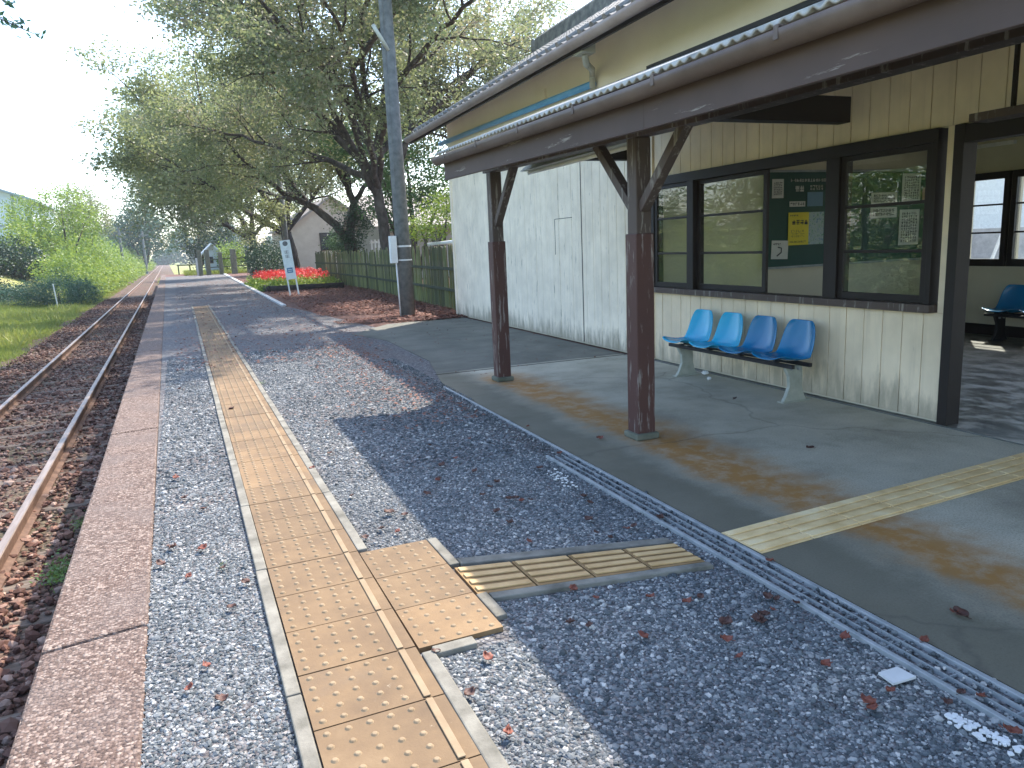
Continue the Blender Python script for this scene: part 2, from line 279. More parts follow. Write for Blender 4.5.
# ------------------------------------------------------------------ mesh helpers
class MB:
    def __init__(s): s.v = []; s.f = []; s.mi = []; s.cur = 0
    def add(s, vs, fs):
        o = len(s.v); s.v += [tuple(p) for p in vs]; s.f += [tuple(i+o for i in f) for f in fs]; s.mi += [s.cur]*len(fs); return s
    def box(s, x0, x1, y0, y1, z0, z1):
        return s.add([(x0,y0,z0),(x1,y0,z0),(x1,y1,z0),(x0,y1,z0),(x0,y0,z1),(x1,y0,z1),(x1,y1,z1),(x0,y1,z1)],
                     [(0,3,2,1),(4,5,6,7),(0,1,5,4),(1,2,6,5),(2,3,7,6),(3,0,4,7)])
    def beam(s, a, b, w, h, up=(0, 0, 1)):
        a, b = Vector(a), Vector(b); d = (b-a).normalized(); x = d.cross(Vector(up)).normalized(); y = x.cross(d).normalized()
        P = []
        for q in (a, b):
            for i, j in ((-1,-1),(1,-1),(1,1),(-1,1)): P.append(q+x*(i*w/2)+y*(j*h/2))
        return s.add(P, [(0,1,2,3),(7,6,5,4),(0,4,5,1),(1,5,6,2),(2,6,7,3),(3,7,4,0)])
    def tube(s, pts, radii, n=8, caps=True):
        pts = [Vector(p) for p in pts]; P = []; F = []
        if not hasattr(radii, '__len__'): radii = [radii]*len(pts)
        prev = None
        for i, p in enumerate(pts):
            d = (pts[min(i+1, len(pts)-1)]-pts[max(i-1, 0)]).normalized()
            if prev is None: x = d.cross(Vector((.31, .2, .93) if abs(d.z) < .9 else (1, 0, 0))).normalized()
            else: x = (prev-d*prev.dot(d)).normalized()
            prev = x; y = d.cross(x)
            for k in range(n):
                a = 2*math.pi*k/n; P.append(p+(x*math.cos(a)+y*math.sin(a))*radii[i])
        for i in range(len(pts)-1):
            for k in range(n): F.append((i*n+k, i*n+(k+1) % n, (i+1)*n+(k+1) % n, (i+1)*n+k))
        if caps: F.append(tuple(range(n))[::-1]); F.append(tuple((len(pts)-1)*n+k for k in range(n)))
        return s.add(P, F)
    def prism(s, poly, axis, a, b):      # polygon in the two other axes, extruded along axis
        n = len(poly); P = []
        for t in (a, b):
            for p in poly:
                q = list(p); q.insert(axis, t); P.append(tuple(q))
        return s.add(P, [tuple(range(n))[::-1], tuple(range(n, 2*n))] + [(i, (i+1) % n, n+(i+1) % n, n+i) for i in range(n)])
    def grid(s, rows):
        n = len(rows[0]); P = [p for r in rows for p in r]
        return s.add(P, [(i*n+j, i*n+j+1, (i+1)*n+j+1, (i+1)*n+j) for i in range(len(rows)-1) for j in range(n-1)])
    def build(s, name, m, parent=None, off=(0, 0, 0), smooth=False, bevel=0, solid=0):
        me = bpy.data.meshes.new(name)
        me.from_pydata([(x-off[0], y-off[1], z-off[2]) for x, y, z in s.v], [], s.f)
        ms = m if isinstance(m, (list, tuple)) else [m]
        for k in ms: me.materials.append(k)
        if len(ms) > 1: me.polygons.foreach_set('material_index', s.mi)
        bm = bmesh.new(); bm.from_mesh(me); bmesh.ops.recalc_face_normals(bm, faces=bm.faces); bm.to_mesh(me); bm.free()
        me.polygons.foreach_set('use_smooth', [bool(smooth)]*len(me.polygons))
        me.update(); o = bpy.data.objects.new(name, me); COL.objects.link(o)
        if parent: o.parent = parent
        if solid: k = o.modifiers.new('thickness', 'SOLIDIFY'); k.thickness = solid; k.offset = 0
        if bevel: k = o.modifiers.new('edges', 'BEVEL'); k.width = bevel; k.segments = 2; k.limit_method = 'ANGLE'
        return o
def tag(o, label=None, cat=None, group=None, kind=None):
    for k, v in (('label', label), ('category', cat), ('group', group), ('kind', kind)):
        if v: o[k] = v
    return o
def empty(name, loc, label, cat, group=None, rz=0):
    o = bpy.data.objects.new(name, None); COL.objects.link(o); o.location = loc; o.rotation_euler.z = rz; o.empty_display_size = .2
    return tag(o, label, cat, group)
def np_mesh(name, V, faces_n, m, parent=None, smooth=False):
    """V: (k*faces_n) vertices, each run of faces_n is one face"""
    V = np.asarray(V, np.float32).reshape(-1, 3); n = len(V)//faces_n
    me = bpy.data.meshes.new(name); me.vertices.add(len(V)); me.vertices.foreach_set('co', V.ravel())
    me.loops.add(len(V)); me.loops.foreach_set('vertex_index', np.arange(len(V), dtype=np.int32))
    me.polygons.add(n); me.polygons.foreach_set('loop_start', np.arange(n, dtype=np.int32)*faces_n)
    me.update(calc_edges=True); me.shade_flat(); me.materials.append(m)
    o = bpy.data.objects.new(name, me); COL.objects.link(o)
    if parent: o.parent = parent
    return o
def leaf_quads(C, size, squash=.6, up=.25, rng=RNG):
    """C (n,3) centres -> diamond-shaped leaf quads"""
    n = len(C); a = rng.normal(size=(n, 3)); a[:, 2] *= .7; a /= np.linalg.norm(a, axis=1)[:, None]
    w = rng.normal(size=(n, 3)); w[:, 2] += up; b = np.cross(a, w); b /= np.linalg.norm(b, axis=1)[:, None]+1e-9
    s = size*rng.uniform(.6, 1.3, (n, 1))
    V = np.stack([C-a*s*.5, C+b*s*.5*squash, C+a*s*.5, C-b*s*.5*squash], 1)
    return V.reshape(-1, 3)
def sph_blob(c, r, n, shell=.55, rng=RNG):
    d = rng.normal(size=(n, 3)); d /= np.linalg.norm(d, axis=1)[:, None]
    rad = (shell+(1-shell)*rng.uniform(0, 1, (n, 1)))
    bump = 1+.16*np.sin(d[:, :1]*5+c[0])+.14*np.cos(d[:, 1:2]*6+c[1]*2)+.12*np.sin(d[:, 2:]*7+c[2])
    return np.array(c)+d*rad*bump*np.array(r)

# ================================================================== GROUND, PLATFORM, TRACK BED
g = MB(); g.grid([[(-1500, -300, -1.05), (1500, -300, -1.05)], [(-1500, 2500, -1.05), (1500, 2500, -1.05)]])
tag(g.build('ground', M['terrain']), kind='structure')
def tx(x, y): return x-.0105*y                   # track direction
g = MB(); rows = []
for y in np.linspace(-6, 420, 60):
    rows.append([(tx(-4.1, y), y, -1.0), (tx(-3.3, y), y, -.93), (tx(-2.9, y), y, -.912), (tx(-1.9, y), y, -.906), (tx(-.55, y), y, -.92), (tx(.8, y), y, -.93)])
g.grid(rows); tag(g.build('track_bed', M['ballast_bed']), kind='structure')
# raised platform ground (one slab with real sides)
PX0, PY0, PY1 = -.21, -6, 72
g = MB(); g.prism([(tx(PX0, PY0), PY0), (70, PY0), (70, PY1), (tx(PX0, PY1), PY1)], 2, -1.2, -.012)
tag(g.build('platform_ground', M['soil']), kind='structure')
g = MB(); g.grid([[(tx(PX0, -6), -6, -.006), W(2.5, -6)+(-.006,)], [(tx(PX0, 12), 12, -.006), W(2.75, 12)+(-.006,)], [(tx(PX0, 20), 20, -.006), (2.45, 20, -.006)], [(tx(PX0, 63), 63, -.006), (3.3, 63, -.006)]])
tag(g.build('gravel_surface', M['gravel']), kind='structure')
# edge stones
seams = [-6, -.9, 2.83, 4.55, 6.4, 8.3, 10.2, 12.1, 14, 16, 18, 20, 22, 24, 27, 30, 33, 37, 41, 45, 50, 55, 60, 66, 72]
g = MB()
for a, b in zip(seams[:-1], seams[1:]):
    a += .0025; b -= .0025; x0, x1 = -.548, -.213; dz = random.uniform(-.004, .004); sk = .055
    P = [(tx(x0, a), a), (tx(x1, a), a+sk), (tx(x1, b), b+sk), (tx(x0, b), b)]
    g.prism(P, 2, -1.15, .004+dz)
tag(g.build('platform_edge', M['aggregate'], bevel=.012), kind='structure')
# slab under the canopy (own axes: x=across from drain, y=along)
sl = MB(); sl.prism([(0, -4), (2.40, -4), (2.40, 13.55), (.9, 13.3), (0.05, 12.1), (.35, 10.9), (.32, 8.5), (0, 6.9)], 2, -.3, 0)
slab = sl.build('concrete_floor', M['slab']); slab.location = (*W(2.02, 0), 0); slab.rotation_euler.z = -TH; tag(slab, kind='structure')
jb = MB(); jb.box(.1, 2.4, 7.49, 7.51, 0, .003)
tag(jb.build('floor_joint', M['log']), kind='structure'); bpy.data.objects['floor_joint'].location = slab.location; bpy.data.objects['floor_joint'].rotation_euler.z = -TH
# yard behind the station
g = MB(); g.grid([[(9.6, -6, .0), (70, -6, .0)], [(9.9, 13, .0), (70, 13, .0)]]); tag(g.build('station_yard', M['asphalt_pale']), kind='structure')

# tactile path
def px_(x, y): return x+.004*y
tp = MB(); tbar = MB(); kb = MB()
tile_y = [2.245+.3*k for k in range(-12, 67)]
for i, y in enumerate(tile_y):
    a, b = y+.0026, y+.2974; dz = random.uniform(-.0012, .0012)
    for (x0, x1) in ((.194, .574),):
        tp.prism([(px_(x0, a), a), (px_(x1, a), a), (px_(x1, b), b), (px_(x0, b), b)], 2, -.05, .012+dz)
    tbar.prism([(px_(.514, a), a+.004), (px_(.536, a), a+.004), (px_(.536, b), b-.004), (px_(.514, b), b-.004)], 2, .0125, .0175)
    if y < 14:
        for r_ in range(5):
            for c_ in range(5):
                cx, cy = px_(.224+.06*c_, a+.03+.06*r_-.002), a+.03+.0592*r_
                nn = 8 if y < 5 else 5
                P = [(cx+.0125*math.cos(2*math.pi*k/nn), cy+.0125*math.sin(2*math.pi*k/nn), .0115+dz) for k in range(nn)]+[(cx+.0068*math.cos(2*math.pi*k/nn), cy+.0068*math.sin(2*math.pi*k/nn), .0175+dz) for k in range(nn)]
                tbar.add(P, [tuple(range(nn, 2*nn))]+[(k, (k+1) % nn, nn+(k+1) % nn, nn+k) for k in range(nn)])
yl = -1.6
for k in range(26):
    ln = random.choice([.9, .95, 1.0]); a, b = yl, yl+ln-.006; j = random.uniform(-.003, .003)
    kb.prism([(px_(.146+j, a), a), (px_(.190+j, a), a), (px_(.190+j, b), b), (px_(.146+j, b), b)], 2, -.08, .014)
    if not (b > 2.2 and a < 3.1): kb.prism([(px_(.578-j, a), a), (px_(.622-j, a), a), (px_(.622-j, b), b), (px_(.578-j, b), b)], 2, -.08, .014)
    yl += ln
kb.prism([(px_(.58, -1.6), 1.2), (px_(.62, 1.2), 1.2), (px_(.622, 2.195), 2.195), (.588, 2.195)], 2, -.08, .0145)
# square of three tiles
for k in range(3):
    a = 2.225+.298*k; b = a+.294; x0, x1 = .590, .893
    tp.box(x0, x1, a, b, -.05, .0125)
    for r_ in range(5):
        for c_ in range(5):
            cx, cy = x0+.032+.06*c_, a+.028+.0592*r_; nn = 8
            P = [(cx+.0125*math.cos(2*math.pi*q/nn), cy+.0125*math.sin(2*math.pi*q/nn), .012) for q in range(nn)]+[(cx+.0068*math.cos(2*math.pi*q/nn), cy+.0068*math.sin(2*math.pi*q/nn), .0172) for q in range(nn)]
            tbar.add(P, [tuple(range(nn, 2*nn))]+[(q, (q+1) % nn, nn+(q+1) % nn, nn+q) for q in range(nn)])
kb.box(.898, .942, 2.80, 3.12, -.08, .014); kb.box(.898, .942, 2.30, 2.50, -.08, .014); kb.box(.63, .775, 2.165, 2.218, -.08, .014)
# gravel branch of bar tiles
bt = MB(); bbar = MB()
TL, TR, BL, BR = Vector((.905, 2.775)), Vector((1.838, 2.535)), Vector((.905, 2.505)), Vector((1.838, 2.325))
def br(s, t): p = TL.lerp(TR, s).lerp(BL.lerp(BR, s), t); return (p.x, p.y)
for k in range(4):
    s0, s1 = k/4+.004, (k+1)/4-.004
    bt.prism([br(s0, 1), br(s1, 1), br(s1, 0), br(s0, 0)], 2, -.05, .008)
    for q in range(4):
        t0 = .06+q*.243; t1 = t0+.13
        bbar.prism([br(s0+.008, t1), br(s1-.008, t1), br(s1-.008, t0), br(s0+.008, t0)], 2, .0085, .016)
kb.prism([(.945, 2.79), TR[:] if False else (1.838, 2.545), (1.838, 2.605), (.945, 2.855)], 2, -.08, .013)
kb.prism([(.945, 2.44), (1.838, 2.275), (1.838, 2.315), (.945, 2.49)], 2, -.08, .013)
M['branch_tile'] = mat('bar tile base', [(.22, .135, .055), (.34, .215, .095)], 7, .8, .2); M['branch_bar'] = mat('bar tile ridges', [(.46, .29, .125), (.60, .41, .20)], 9, .7, .2)  # bar tiles coloured brighter and warmer to offset the blue shade here
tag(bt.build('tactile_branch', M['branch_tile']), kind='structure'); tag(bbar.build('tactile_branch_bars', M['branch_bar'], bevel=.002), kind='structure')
tag(tp.build('tactile_path', M['tactile']), kind='structure'); tag(tbar.build('tactile_path_bars', M['tactile_bar'], bevel=.002), kind='structure')
tag(kb.build('path_border', M['kerb_conc'], bevel=.005), kind='structure')
# slab branch (pale sheet)
sb_ = MB(); UL, UR, LL, LR = Vector((2.09, 2.545)), Vector((5.4, 2.70)), Vector((2.09, 2.285)), Vector((5.4, 2.42))
def bs(s, t): p = UL.lerp(UR, s).lerp(LL.lerp(LR, s), t); return (p.x, p.y)
for k in range(11):
    s0, s1 = k/11+.001, (k+1)/11-.001
    sb_.prism([bs(s0, 1), bs(s1, 1), bs(s1, 0), bs(s0, 0)], 2, .0005, .004)
    for q in range(4):
        t0 = .045+q*.245; t1 = t0+.165
        sb_.prism([bs(s0+.001, t1), bs(s1-.001, t1), bs(s1-.001, t0), bs(s0+.001, t0)], 2, .0045, .010)
tag(sb_.build('floor_tactile_strip', M['tactile_pale'], bevel=.002), kind='structure')

# white kerb line and its soil side
g = MB(); P0, P1 = Vector((2.40, 20.0)), Vector((3.3, 62.5)); n = Vector((1, -.02))*.11
g.prism([tuple(P0-n*.5), tuple(P0+n*.5), tuple(P1+n*.9), tuple(P1-n*.9)], 2, -.1, .04); tag(g.build('white_kerb', M['kerb'], bevel=.01), kind='structure')

# drain grate
dr = empty('drain_grate', (*W(1.92, 3), 0), 'long galvanised drain channel along the edge of the concrete floor', 'drain grate', rz=-TH)
d = MB(); d.box(-.078, -.060, -5.5, 1.12, -.03, .012); d.build('side_rail', M['galv'], dr, bevel=.003)
d = MB(); d.box(.060, .080, -5.5, 3.75, -.03, .011); d.build('side_rail', M['galv'], dr, bevel=.003)
d = MB()
for x in (-.022, .022): d.box(x-.0022, x+.0022, -5.5, 1.10, -.02, .009)
for k in range(32): d.box(-.05, .05, -5.4+k*.2, -5.395+k*.2, -.02, .002)
d.build('grating', M['galv'], dr)

# stones as real geometry
ICO_V = []; phi = (1+5**.5)/2
for a, b in ((1, phi), (-1, phi), (1, -phi), (-1, -phi)): ICO_V += [(0, a, b), (a, b, 0), (b, 0, a)]
bm = bmesh.new(); bmesh.ops.create_icosphere(bm, subdivisions=1, radius=1)
ICO_V = np.array([v.co[:] for v in bm.verts]); ICO_F = np.array([[v.index for v in f.verts] for f in bm.faces]); bm.free()
def stones(name, P, size, m, flat=.65, zoff=.3):
    n = len(P); rng = RNG
    s = size*np.exp(rng.normal(0, .3, (n, 1, 1))); sc = rng.uniform(.6, 1.15, (n, 1, 3)); sc[:, :, 2] *= flat
    V = ICO_V[None]*(1+rng.uniform(-.28, .22, (n, 12, 1)))*sc
    a = rng.uniform(0, 6.28, n); t = rng.uniform(-.5, .5, n); ca, sa, ct, st = np.cos(a), np.sin(a), np.cos(t), np.sin(t)
    y = V[:, :, 1]*ct[:, None]-V[:, :, 2]*st[:, None]; z = V[:, :, 1]*st[:, None]+V[:, :, 2]*ct[:, None]; x = V[:, :, 0]
    V = np.stack([x*ca[:, None]-y*sa[:, None], x*sa[:, None]+y*ca[:, None], z], 2)*s*.5
    V = V+P[:, None, :]; V[:, :, 2] += (s[:, :, 0]*zoff*.5)
    Fm = (ICO_F[None]+(np.arange(n)*12)[:, None, None]).reshape(-1, 3)
    me = bpy.data.meshes.new(name); me.vertices.add(n*12); me.vertices.foreach_set('co', V.astype(np.float32).ravel())
    me.loops.add(len(Fm)*3); me.loops.foreach_set('vertex_index', Fm.astype(np.int32).ravel())
    me.polygons.add(len(Fm)); me.polygons.foreach_set('loop_start', np.arange(len(Fm), dtype=np.int32)*3)
    me.update(calc_edges=True); me.shade_flat(); me.materials.append(m); o = bpy.data.objects.new(name, me); COL.objects.link(o); return tag(o, kind='stuff')
def in_path(x, y):
    p = (x > .140+.004*y) & (x < .628+.004*y)
    p |= (x > .55) & (x < .90) & (y > 2.16) & (y < 3.12)
    p |= (x > .89) & (x < .95) & (y > 2.28) & (y < 3.13)
    t = (x-.905)/.933; up = 2.85-.25*t; lo = 2.44-.165*t
    p |= (x > .9) & (x < 1.85) & (y < up) & (y > lo); return p
def scatter(n, y0, y1, dens_fall):
    y = y0+(y1-y0)*RNG.uniform(0, 1, n)**dens_fall; x = RNG.uniform(-.25, 2.05, n)
    k = (x > -.215-.0105*y) & (x < 1.845+.031*y) & ~in_path(x, y); return np.stack([x[k], y[k], np.zeros(k.sum())-.008], 1)
P = scatter(125000, 1.0, 4.2, 1.15)
o = stones('platform_gravel', P, .0122, M['stone_grey'], .7, .2); tag(o, 'grey crushed gravel covering the platform near the tactile path', 'gravel')
P = scatter(60000, 4.2, 11, 1.0)
o = stones('platform_gravel', P, .0175, M['stone_grey'], .7, .2); tag(o, 'grey crushed gravel on the platform further from the viewer', 'gravel')
n = 40000; y = 1.5+50*RNG.uniform(0, 1, n)**2.1; x = RNG.uniform(-3.6, -.56, n)-.0105*y
P = np.stack([x, y, np.full(n, -.915)+RNG.uniform(-.012, .02, n)], 1)
sl_ = np.abs(((y-.35+.31) % .62)-.31); on = (sl_ < .088) & (x > -3.05) & (x < -.9); P = P[~on | (RNG.uniform(0, 1, n) < .62)]
o = stones('track_ballast', P, .050, M['stone_brown'], .75, .25); tag(o, 'rust brown ballast stones between and beside the rails', 'ballast')
n = 5200; P = np.stack([RNG.uniform(1.86, 2.02, n), RNG.uniform(-2, 9, n)], 1); P = np.array([[*W(a-.01 if b < 6 else a+.02, b), .0] for a, b in P])
o = stones('platform_gravel', P, .0135, M['stone_grey'], .7, .2); tag(o, 'small grey gravel caught inside the drain channel', 'gravel')

# railway track: rails and sleepers
trk = empty('railway_track', (tx(-1.93, 3), 3, -.9), 'single rusty railway track on wooden sleepers running beside the platform', 'railway track', rz=math.atan(.0105))
def rail_profile(x):
    return [(x-.06, 0), (x+.06, 0), (x+.06, .012), (x+.012, .03), (x+.010, .105), (x+.034, .115), (x+.034, .142), (x+.028, .150), (x-.028, .150), (x-.034, .142), (x-.034, .115), (x-.010, .105), (x-.012, .03), (x-.06, .012)]
for x in (-.565, .565):
    g = MB(); pr = rail_profile(x); n = len(pr); y0, y1 = -8, 400
    V = [(a, y, b+.005) for y in (y0, y1) for a, b in pr]; g.add(V, [])
    for i in range(n):
        g.cur = 1 if i in (6, 7, 8) else 0
        g.add([], []); g.f.append((i, (i+1) % n, n+(i+1) % n, n+i)); g.mi.append(g.cur)
    ro = g.build('rail', [M['rail_side'], M['rail_top']], trk)
slm = MB(); slm.box(-1.05, 1.05, -.088, .088, -.13, .002)
sp0 = slm.build('sleeper', M['sleeper'], trk, bevel=.012); sp0.location = (0, -2.65, .0)
for k in range(1, 98):
    c = sp0.copy(); COL.objects.link(c); c.parent = trk; c.location = (random.uniform(-.05, .05), -2.65+.62*k, random.uniform(-.02, .0)); c.rotation_euler.z = random.uniform(-.03, .03)

# ================================================================== STATION BUILDING
BU, BV = 4.49, 3.3
bx, by = W(BU, BV)
st = empty('station_building', (bx, by, 0), 'old wooden station building with white and cream board walls and a brown canopy on posts', 'station', rz=-TH)
OFF = (BU, BV, 0)
def part(mb, name, m, parent=None, **k):
    o = mb.build(name, m, None, off=OFF, **k); o.parent = parent or st; return o
def boards(mb, v0, v1, z0, z1, pitch, u=4.49):
    n = max(1, round((v1-v0)/pitch)); w = (v1-v0)/n
    for k in range(n):
        a, b = v0+k*w+.003, v0+(k+1)*w-.003; du = random.uniform(0, .003)
        mb.box(u-.014-du, u+.004, a, b, z0, z1-.001)
    return mb
w_ = boards(MB(), 6.985, 13.95, .02, 2.75, .195)
part(w_, 'white_wall_boards', M['white_boards'], bevel=.002)
w_ = MB(); boards(w_, 3.49, 6.98, .02, .745, .165); boards(w_, 3.36, 6.98, 1.935, 3.04, .165); boards(w_, .35, 3.36, 1.935, 3.04, .165); boards(w_, -3, .35, .02, 3.04, .165); boards(w_, 3.49, 3.56, .745, 1.935, .07)
part(w_, 'cream_wall_boards', M['cream_boards'], bevel=.002)
w_ = MB(); w_.box(4.47, 4.494, -3, 14.0, 3.05, 3.69); w_.box(4.476, 4.494, 7.0, 13.95, 2.76, 3.05)
part(w_, 'upper_wall', M['upper_wall'])
w_ = MB()    # wall core and inner faces, with the openings left out
for v0, v1, z0, z1 in ((6.98, 13.95, 0, 3.6), (3.49, 6.98, 0, .75), (3.49, 6.98, 1.93, 3.6), (.35, 3.49, 1.93, 3.6), (-3, .35, 0, 3.6), (3.49, 3.56, .75, 1.93)):
    w_.box(4.495, 4.56, v0, v1, z0, z1)
w_.box(4.57, 8.62, 13.88, 13.95, 0, 3.6)
w_.box(4.57, 8.62, 7.0, 7.08, 0, 2.5)
w_.box(4.57, 8.62, -3, -2.93, 0, 3.6)
# back wall with window openings
ops = [(6.07, 6.50), (5.50, 5.92), (4.93, 5.35), (4.36, 4.78), (3.79, 4.21), (3.22, 3.64)]  # last two windows are unseen, added to let light into the room
w_.box(8.634, 8.70, 2.4, 13.95, 0, .87); w_.box(8.634, 8.70, 2.4, 13.95, 1.87, 3.6); w_.box(8.634, 8.70, -3, 2.4, 2.3, 3.6)  # wide yard opening left below the lintel: unseen, added to brighten the room
e = 13.95
for a, b in ops: w_.box(8.634, 8.70, b, e, .87, 1.87); e = a
w_.box(8.634, 8.70, 2.4, e, .87, 1.87); w_.box(8.634, 8.70, -3, -1.2, 0, 2.3)
part(w_, 'wall', M['inner_wall'])
g = MB(); g.box(4.50, 8.62, -2.9, 6.99, 2.5, 2.54); part(g, 'ceiling', M['ceiling'])
g = MB(); g.box(4.435, 8.62, -2.9, 6.99, -.05, .004); part(g, 'inner_floor', M['inner_floor'])
g = MB(); g.box(8.60, 8.632, 2.4, 6.99, .005, .13); g.box(4.57, 8.60, 6.97, 6.995, .005, .13); part(g, 'skirting', M['wood_dark'])
# back windows, including the two added ones
for a, b in ops[:3]+ops[3:]:
    g = MB(); m_ = .03
    g.box(8.59, 8.66, a-.06, a, .82, 1.90); g.box(8.592, 8.658, b, b+.06, .82, 1.90); g.box(8.594, 8.656, a, b, .82, .905); g.box(8.594, 8.656, a, b, 1.82, 1.90)
    for z in (1.21, 1.53): g.box(8.61, 8.635, a, b, z-.010, z+.010)
    wf = part(g, 'back_window', M['wood_dark']); g = MB(); g.box(8.64, 8.644, a, b, .905, 1.82); part(g, 'pane', M['glass'], wf)
g = MB(); g.box(8.58, 8.63, 5.99, 6.50, 2.19, 2.23); part(g, 'curtain_rail', M['tube'])  # white curtain rail above the back window, gives no light
# front window
g = MB()
g.box(4.445, 4.565, 6.93, 6.985, .80, 1.93); g.box(4.445, 4.565, 3.60, 3.64, .80, 1.93)
g.box(4.443, 4.567, 3.60, 6.985, 1.845, 1.932)
wf = part(g, 'window_frame', M['wood_dark'], bevel=.003)
g = MB(); g.box(4.405, 4.57, 3.565, 6.99, .745, .800); part(g, 'sill', M['wood_brown'], wf, bevel=.004)
for v0, v1 in ((4.40, 4.53), (6.22, 6.31)):
    g = MB(); g.box(4.432, 4.565, v0, v1, .80, 1.845); part(g, 'mullion', M['wood_dark'], wf, bevel=.003)
def sash(v0, v1, u, bars, glass_=True, open_=False):
    g = MB(); z0, z1 = .805, 1.84; s = .045
    g.box(u-.015, u+.015, v0, v0+s, z0, z1); g.box(u-.015, u+.015, v1-s, v1, z0, z1); g.box(u-.014, u+.014, v0+s, v1-s, z0, z0+.05); g.box(u-.014, u+.014, v0+s, v1-s, z1-.035, z1)
    for z in bars: g.box(u-.010, u+.010, v0+s, v1-s, z-.011, z+.011)
    o = part(g, 'window_sash', M['wood_dark'], bevel=.002)
    if glass_: g = MB(); g.box(u-.002, u+.002, v0+s, v1-s, z0+.05, z1-.035); part(g, 'pane', M['glass'], o)
sash(3.64, 4.40, 4.47, (1.153, 1.475)); sash(5.24, 6.22, 4.50, (1.152, 1.505)); sash(6.31, 6.93, 4.47, (1.152, 1.505))
g = MB(); g.box(4.470, 4.4755, 8.63, 8.645, .03, 2.3); g.box(4.470, 4.4755, 9.42, 9.428, 1.15, 1.62); g.box(4.470, 4.4755, 8.9, 9.42, 1.62, 1.627); part(g, 'board_joint', M['wood_dark'])
g = MB(); g.box(4.452, 4.476, 6.965, 6.995, .02, 2.75); part(g, 'cover_strip', M['cream_boards'])
# door jamb and header
for v0, v1 in ((3.42, 3.49), (.36, .50)):
    g = MB(); g.box(4.445, 4.57, v0, v1, 0, 1.93); part(g, 'door_jamb', M['wood_dark'], bevel=.004)
g = MB(); g.box(4.45, 4.566, .50, 3.42, 1.815, 1.925); part(g, 'door_header', M['wood_dark'], bevel=.004)
# corner trim, soffit
g = MB(); g.box(4.455, 4.50, 13.90, 13.99, 0, 2.9); part(g, 'corner_trim', M['white_boards'])
# canopy
def cz(v): return .019*(v-7) if v > 3.5 else -.0665-.006*(3.5-v)
cb = MB(); V0, V1 = -3.0, 7.0
for a, b in ((V0, 3.5), (3.5, 6.93)): cb.beam((2.60, a, 2.062+cz(a)), (2.60, b, 2.062+cz(b)), .11, .15); part(cb, 'canopy_beam', M['wood_brown'], bevel=.004)
for v in (4.16, 6.74, -.6):
    g = MB(); g.box(2.66, 4.22, v-.055, v+.055, 2.092+cz(v), 2.262+cz(v)); part(g, 'tie_beam', M['wood_dark'], bevel=.004)
g = MB()
for k in range(22):
    v = V0+.05+k*.465; s = .345
    g.beam((2.22, v, 2.125+cz(v)), (4.44, v, 2.125+cz(v)+2.22*s), .045, .05)
part(g, 'rafters', M['wood_dark'])
g = MB()
for a, b in ((V0, 3.5), (3.5, V1)): g.beam((2.205, a, 2.045+cz(a)), (2.205, b, 2.045+cz(b)), .03, .22)
fa = part(g, 'fascia', M['fascia'], bevel=.003)
g = MB(); g.prism([(2.19, 2.03), (2.19, 2.17), (4.44, 2.16+2.25*.35), (4.44, 2.03+2.25*.35)], 1, 6.97, 7.0); part(g, 'end_fascia', M['fascia'])
g = MB(); P = []
for y in (V0, 3.5, V1+.04):
    row = []
    for k in range(9):
        a = math.pi+math.pi*k/8; row.append((2.135+.052*math.cos(a), y, 2.138+cz(y)+.066*math.sin(a)))
    P.append(row)
g.grid(P); gu = part(g, 'canopy_gutter', M['gutter'], smooth=True, solid=.006)
g = MB()
for k in range(12):
    v = V0+.3+k*.85; g.box(2.079, 2.086, v-.012, v+.012, 2.10+cz(v), 2.15+cz(v)); g.box(2.083, 2.19, v-.01, v+.01, 2.148+cz(v), 2.154+cz(v))
part(g, 'gutter_bracket', M['gutter'], gu)
# corrugated canopy roof
def corrugated(u0, z0, u1, z1, v0, v1, pitch, amp, tilt, nu=2, flip=1):
    g = MB(); n = int((v1-v0)/pitch*8); rows = []
    for i in range(nu+1):
        t = i/nu; row = []
        for k in range(n+1):
            v = v0+(v1-v0)*k/n; row.append((u0+(u1-u0)*t, v, z0+(z1-z0)*t+tilt(v)+amp*math.sin(2*math.pi*(v-v0)/pitch)))
        rows.append(row)
    return g.grid(rows)
part(corrugated(2.13, 2.174, 4.465, 3.02, V0, V1+.06, .075, .009, cz), 'canopy_roof', M['slate'], smooth=True, solid=.012)
g = MB(); g.beam((4.44, V0, 3.02+cz(V0)), (4.44, V1, 3.03+cz(V1)), .05, .04); part(g, 'roof_flashing', M['dark_steel'])
g = MB(); g.tube([(4.42, 8.15, 3.11), (4.42, 14.3, 3.255)], .042, 10); part(g, 'blue_pipe', M['blue_pipe'], smooth=True)
g = MB(); g.box(3.82, 3.98, 7.27, 7.47, 3.22, 3.40); g.tube([(3.9, 7.37, 3.23), (3.95, 7.42, 3.14), (4.30, 7.95, 3.22), (4.40, 8.13, 3.20), (4.41, 8.15, 3.06)], .036, 10)
part(g, 'downspout', M['down_pipe'], smooth=False, bevel=.004)
g = MB(); g.box(4.44, 4.468, 9.55, 9.85, 3.20, 3.33); part(g, 'wall_vent', M['upper_wall'])
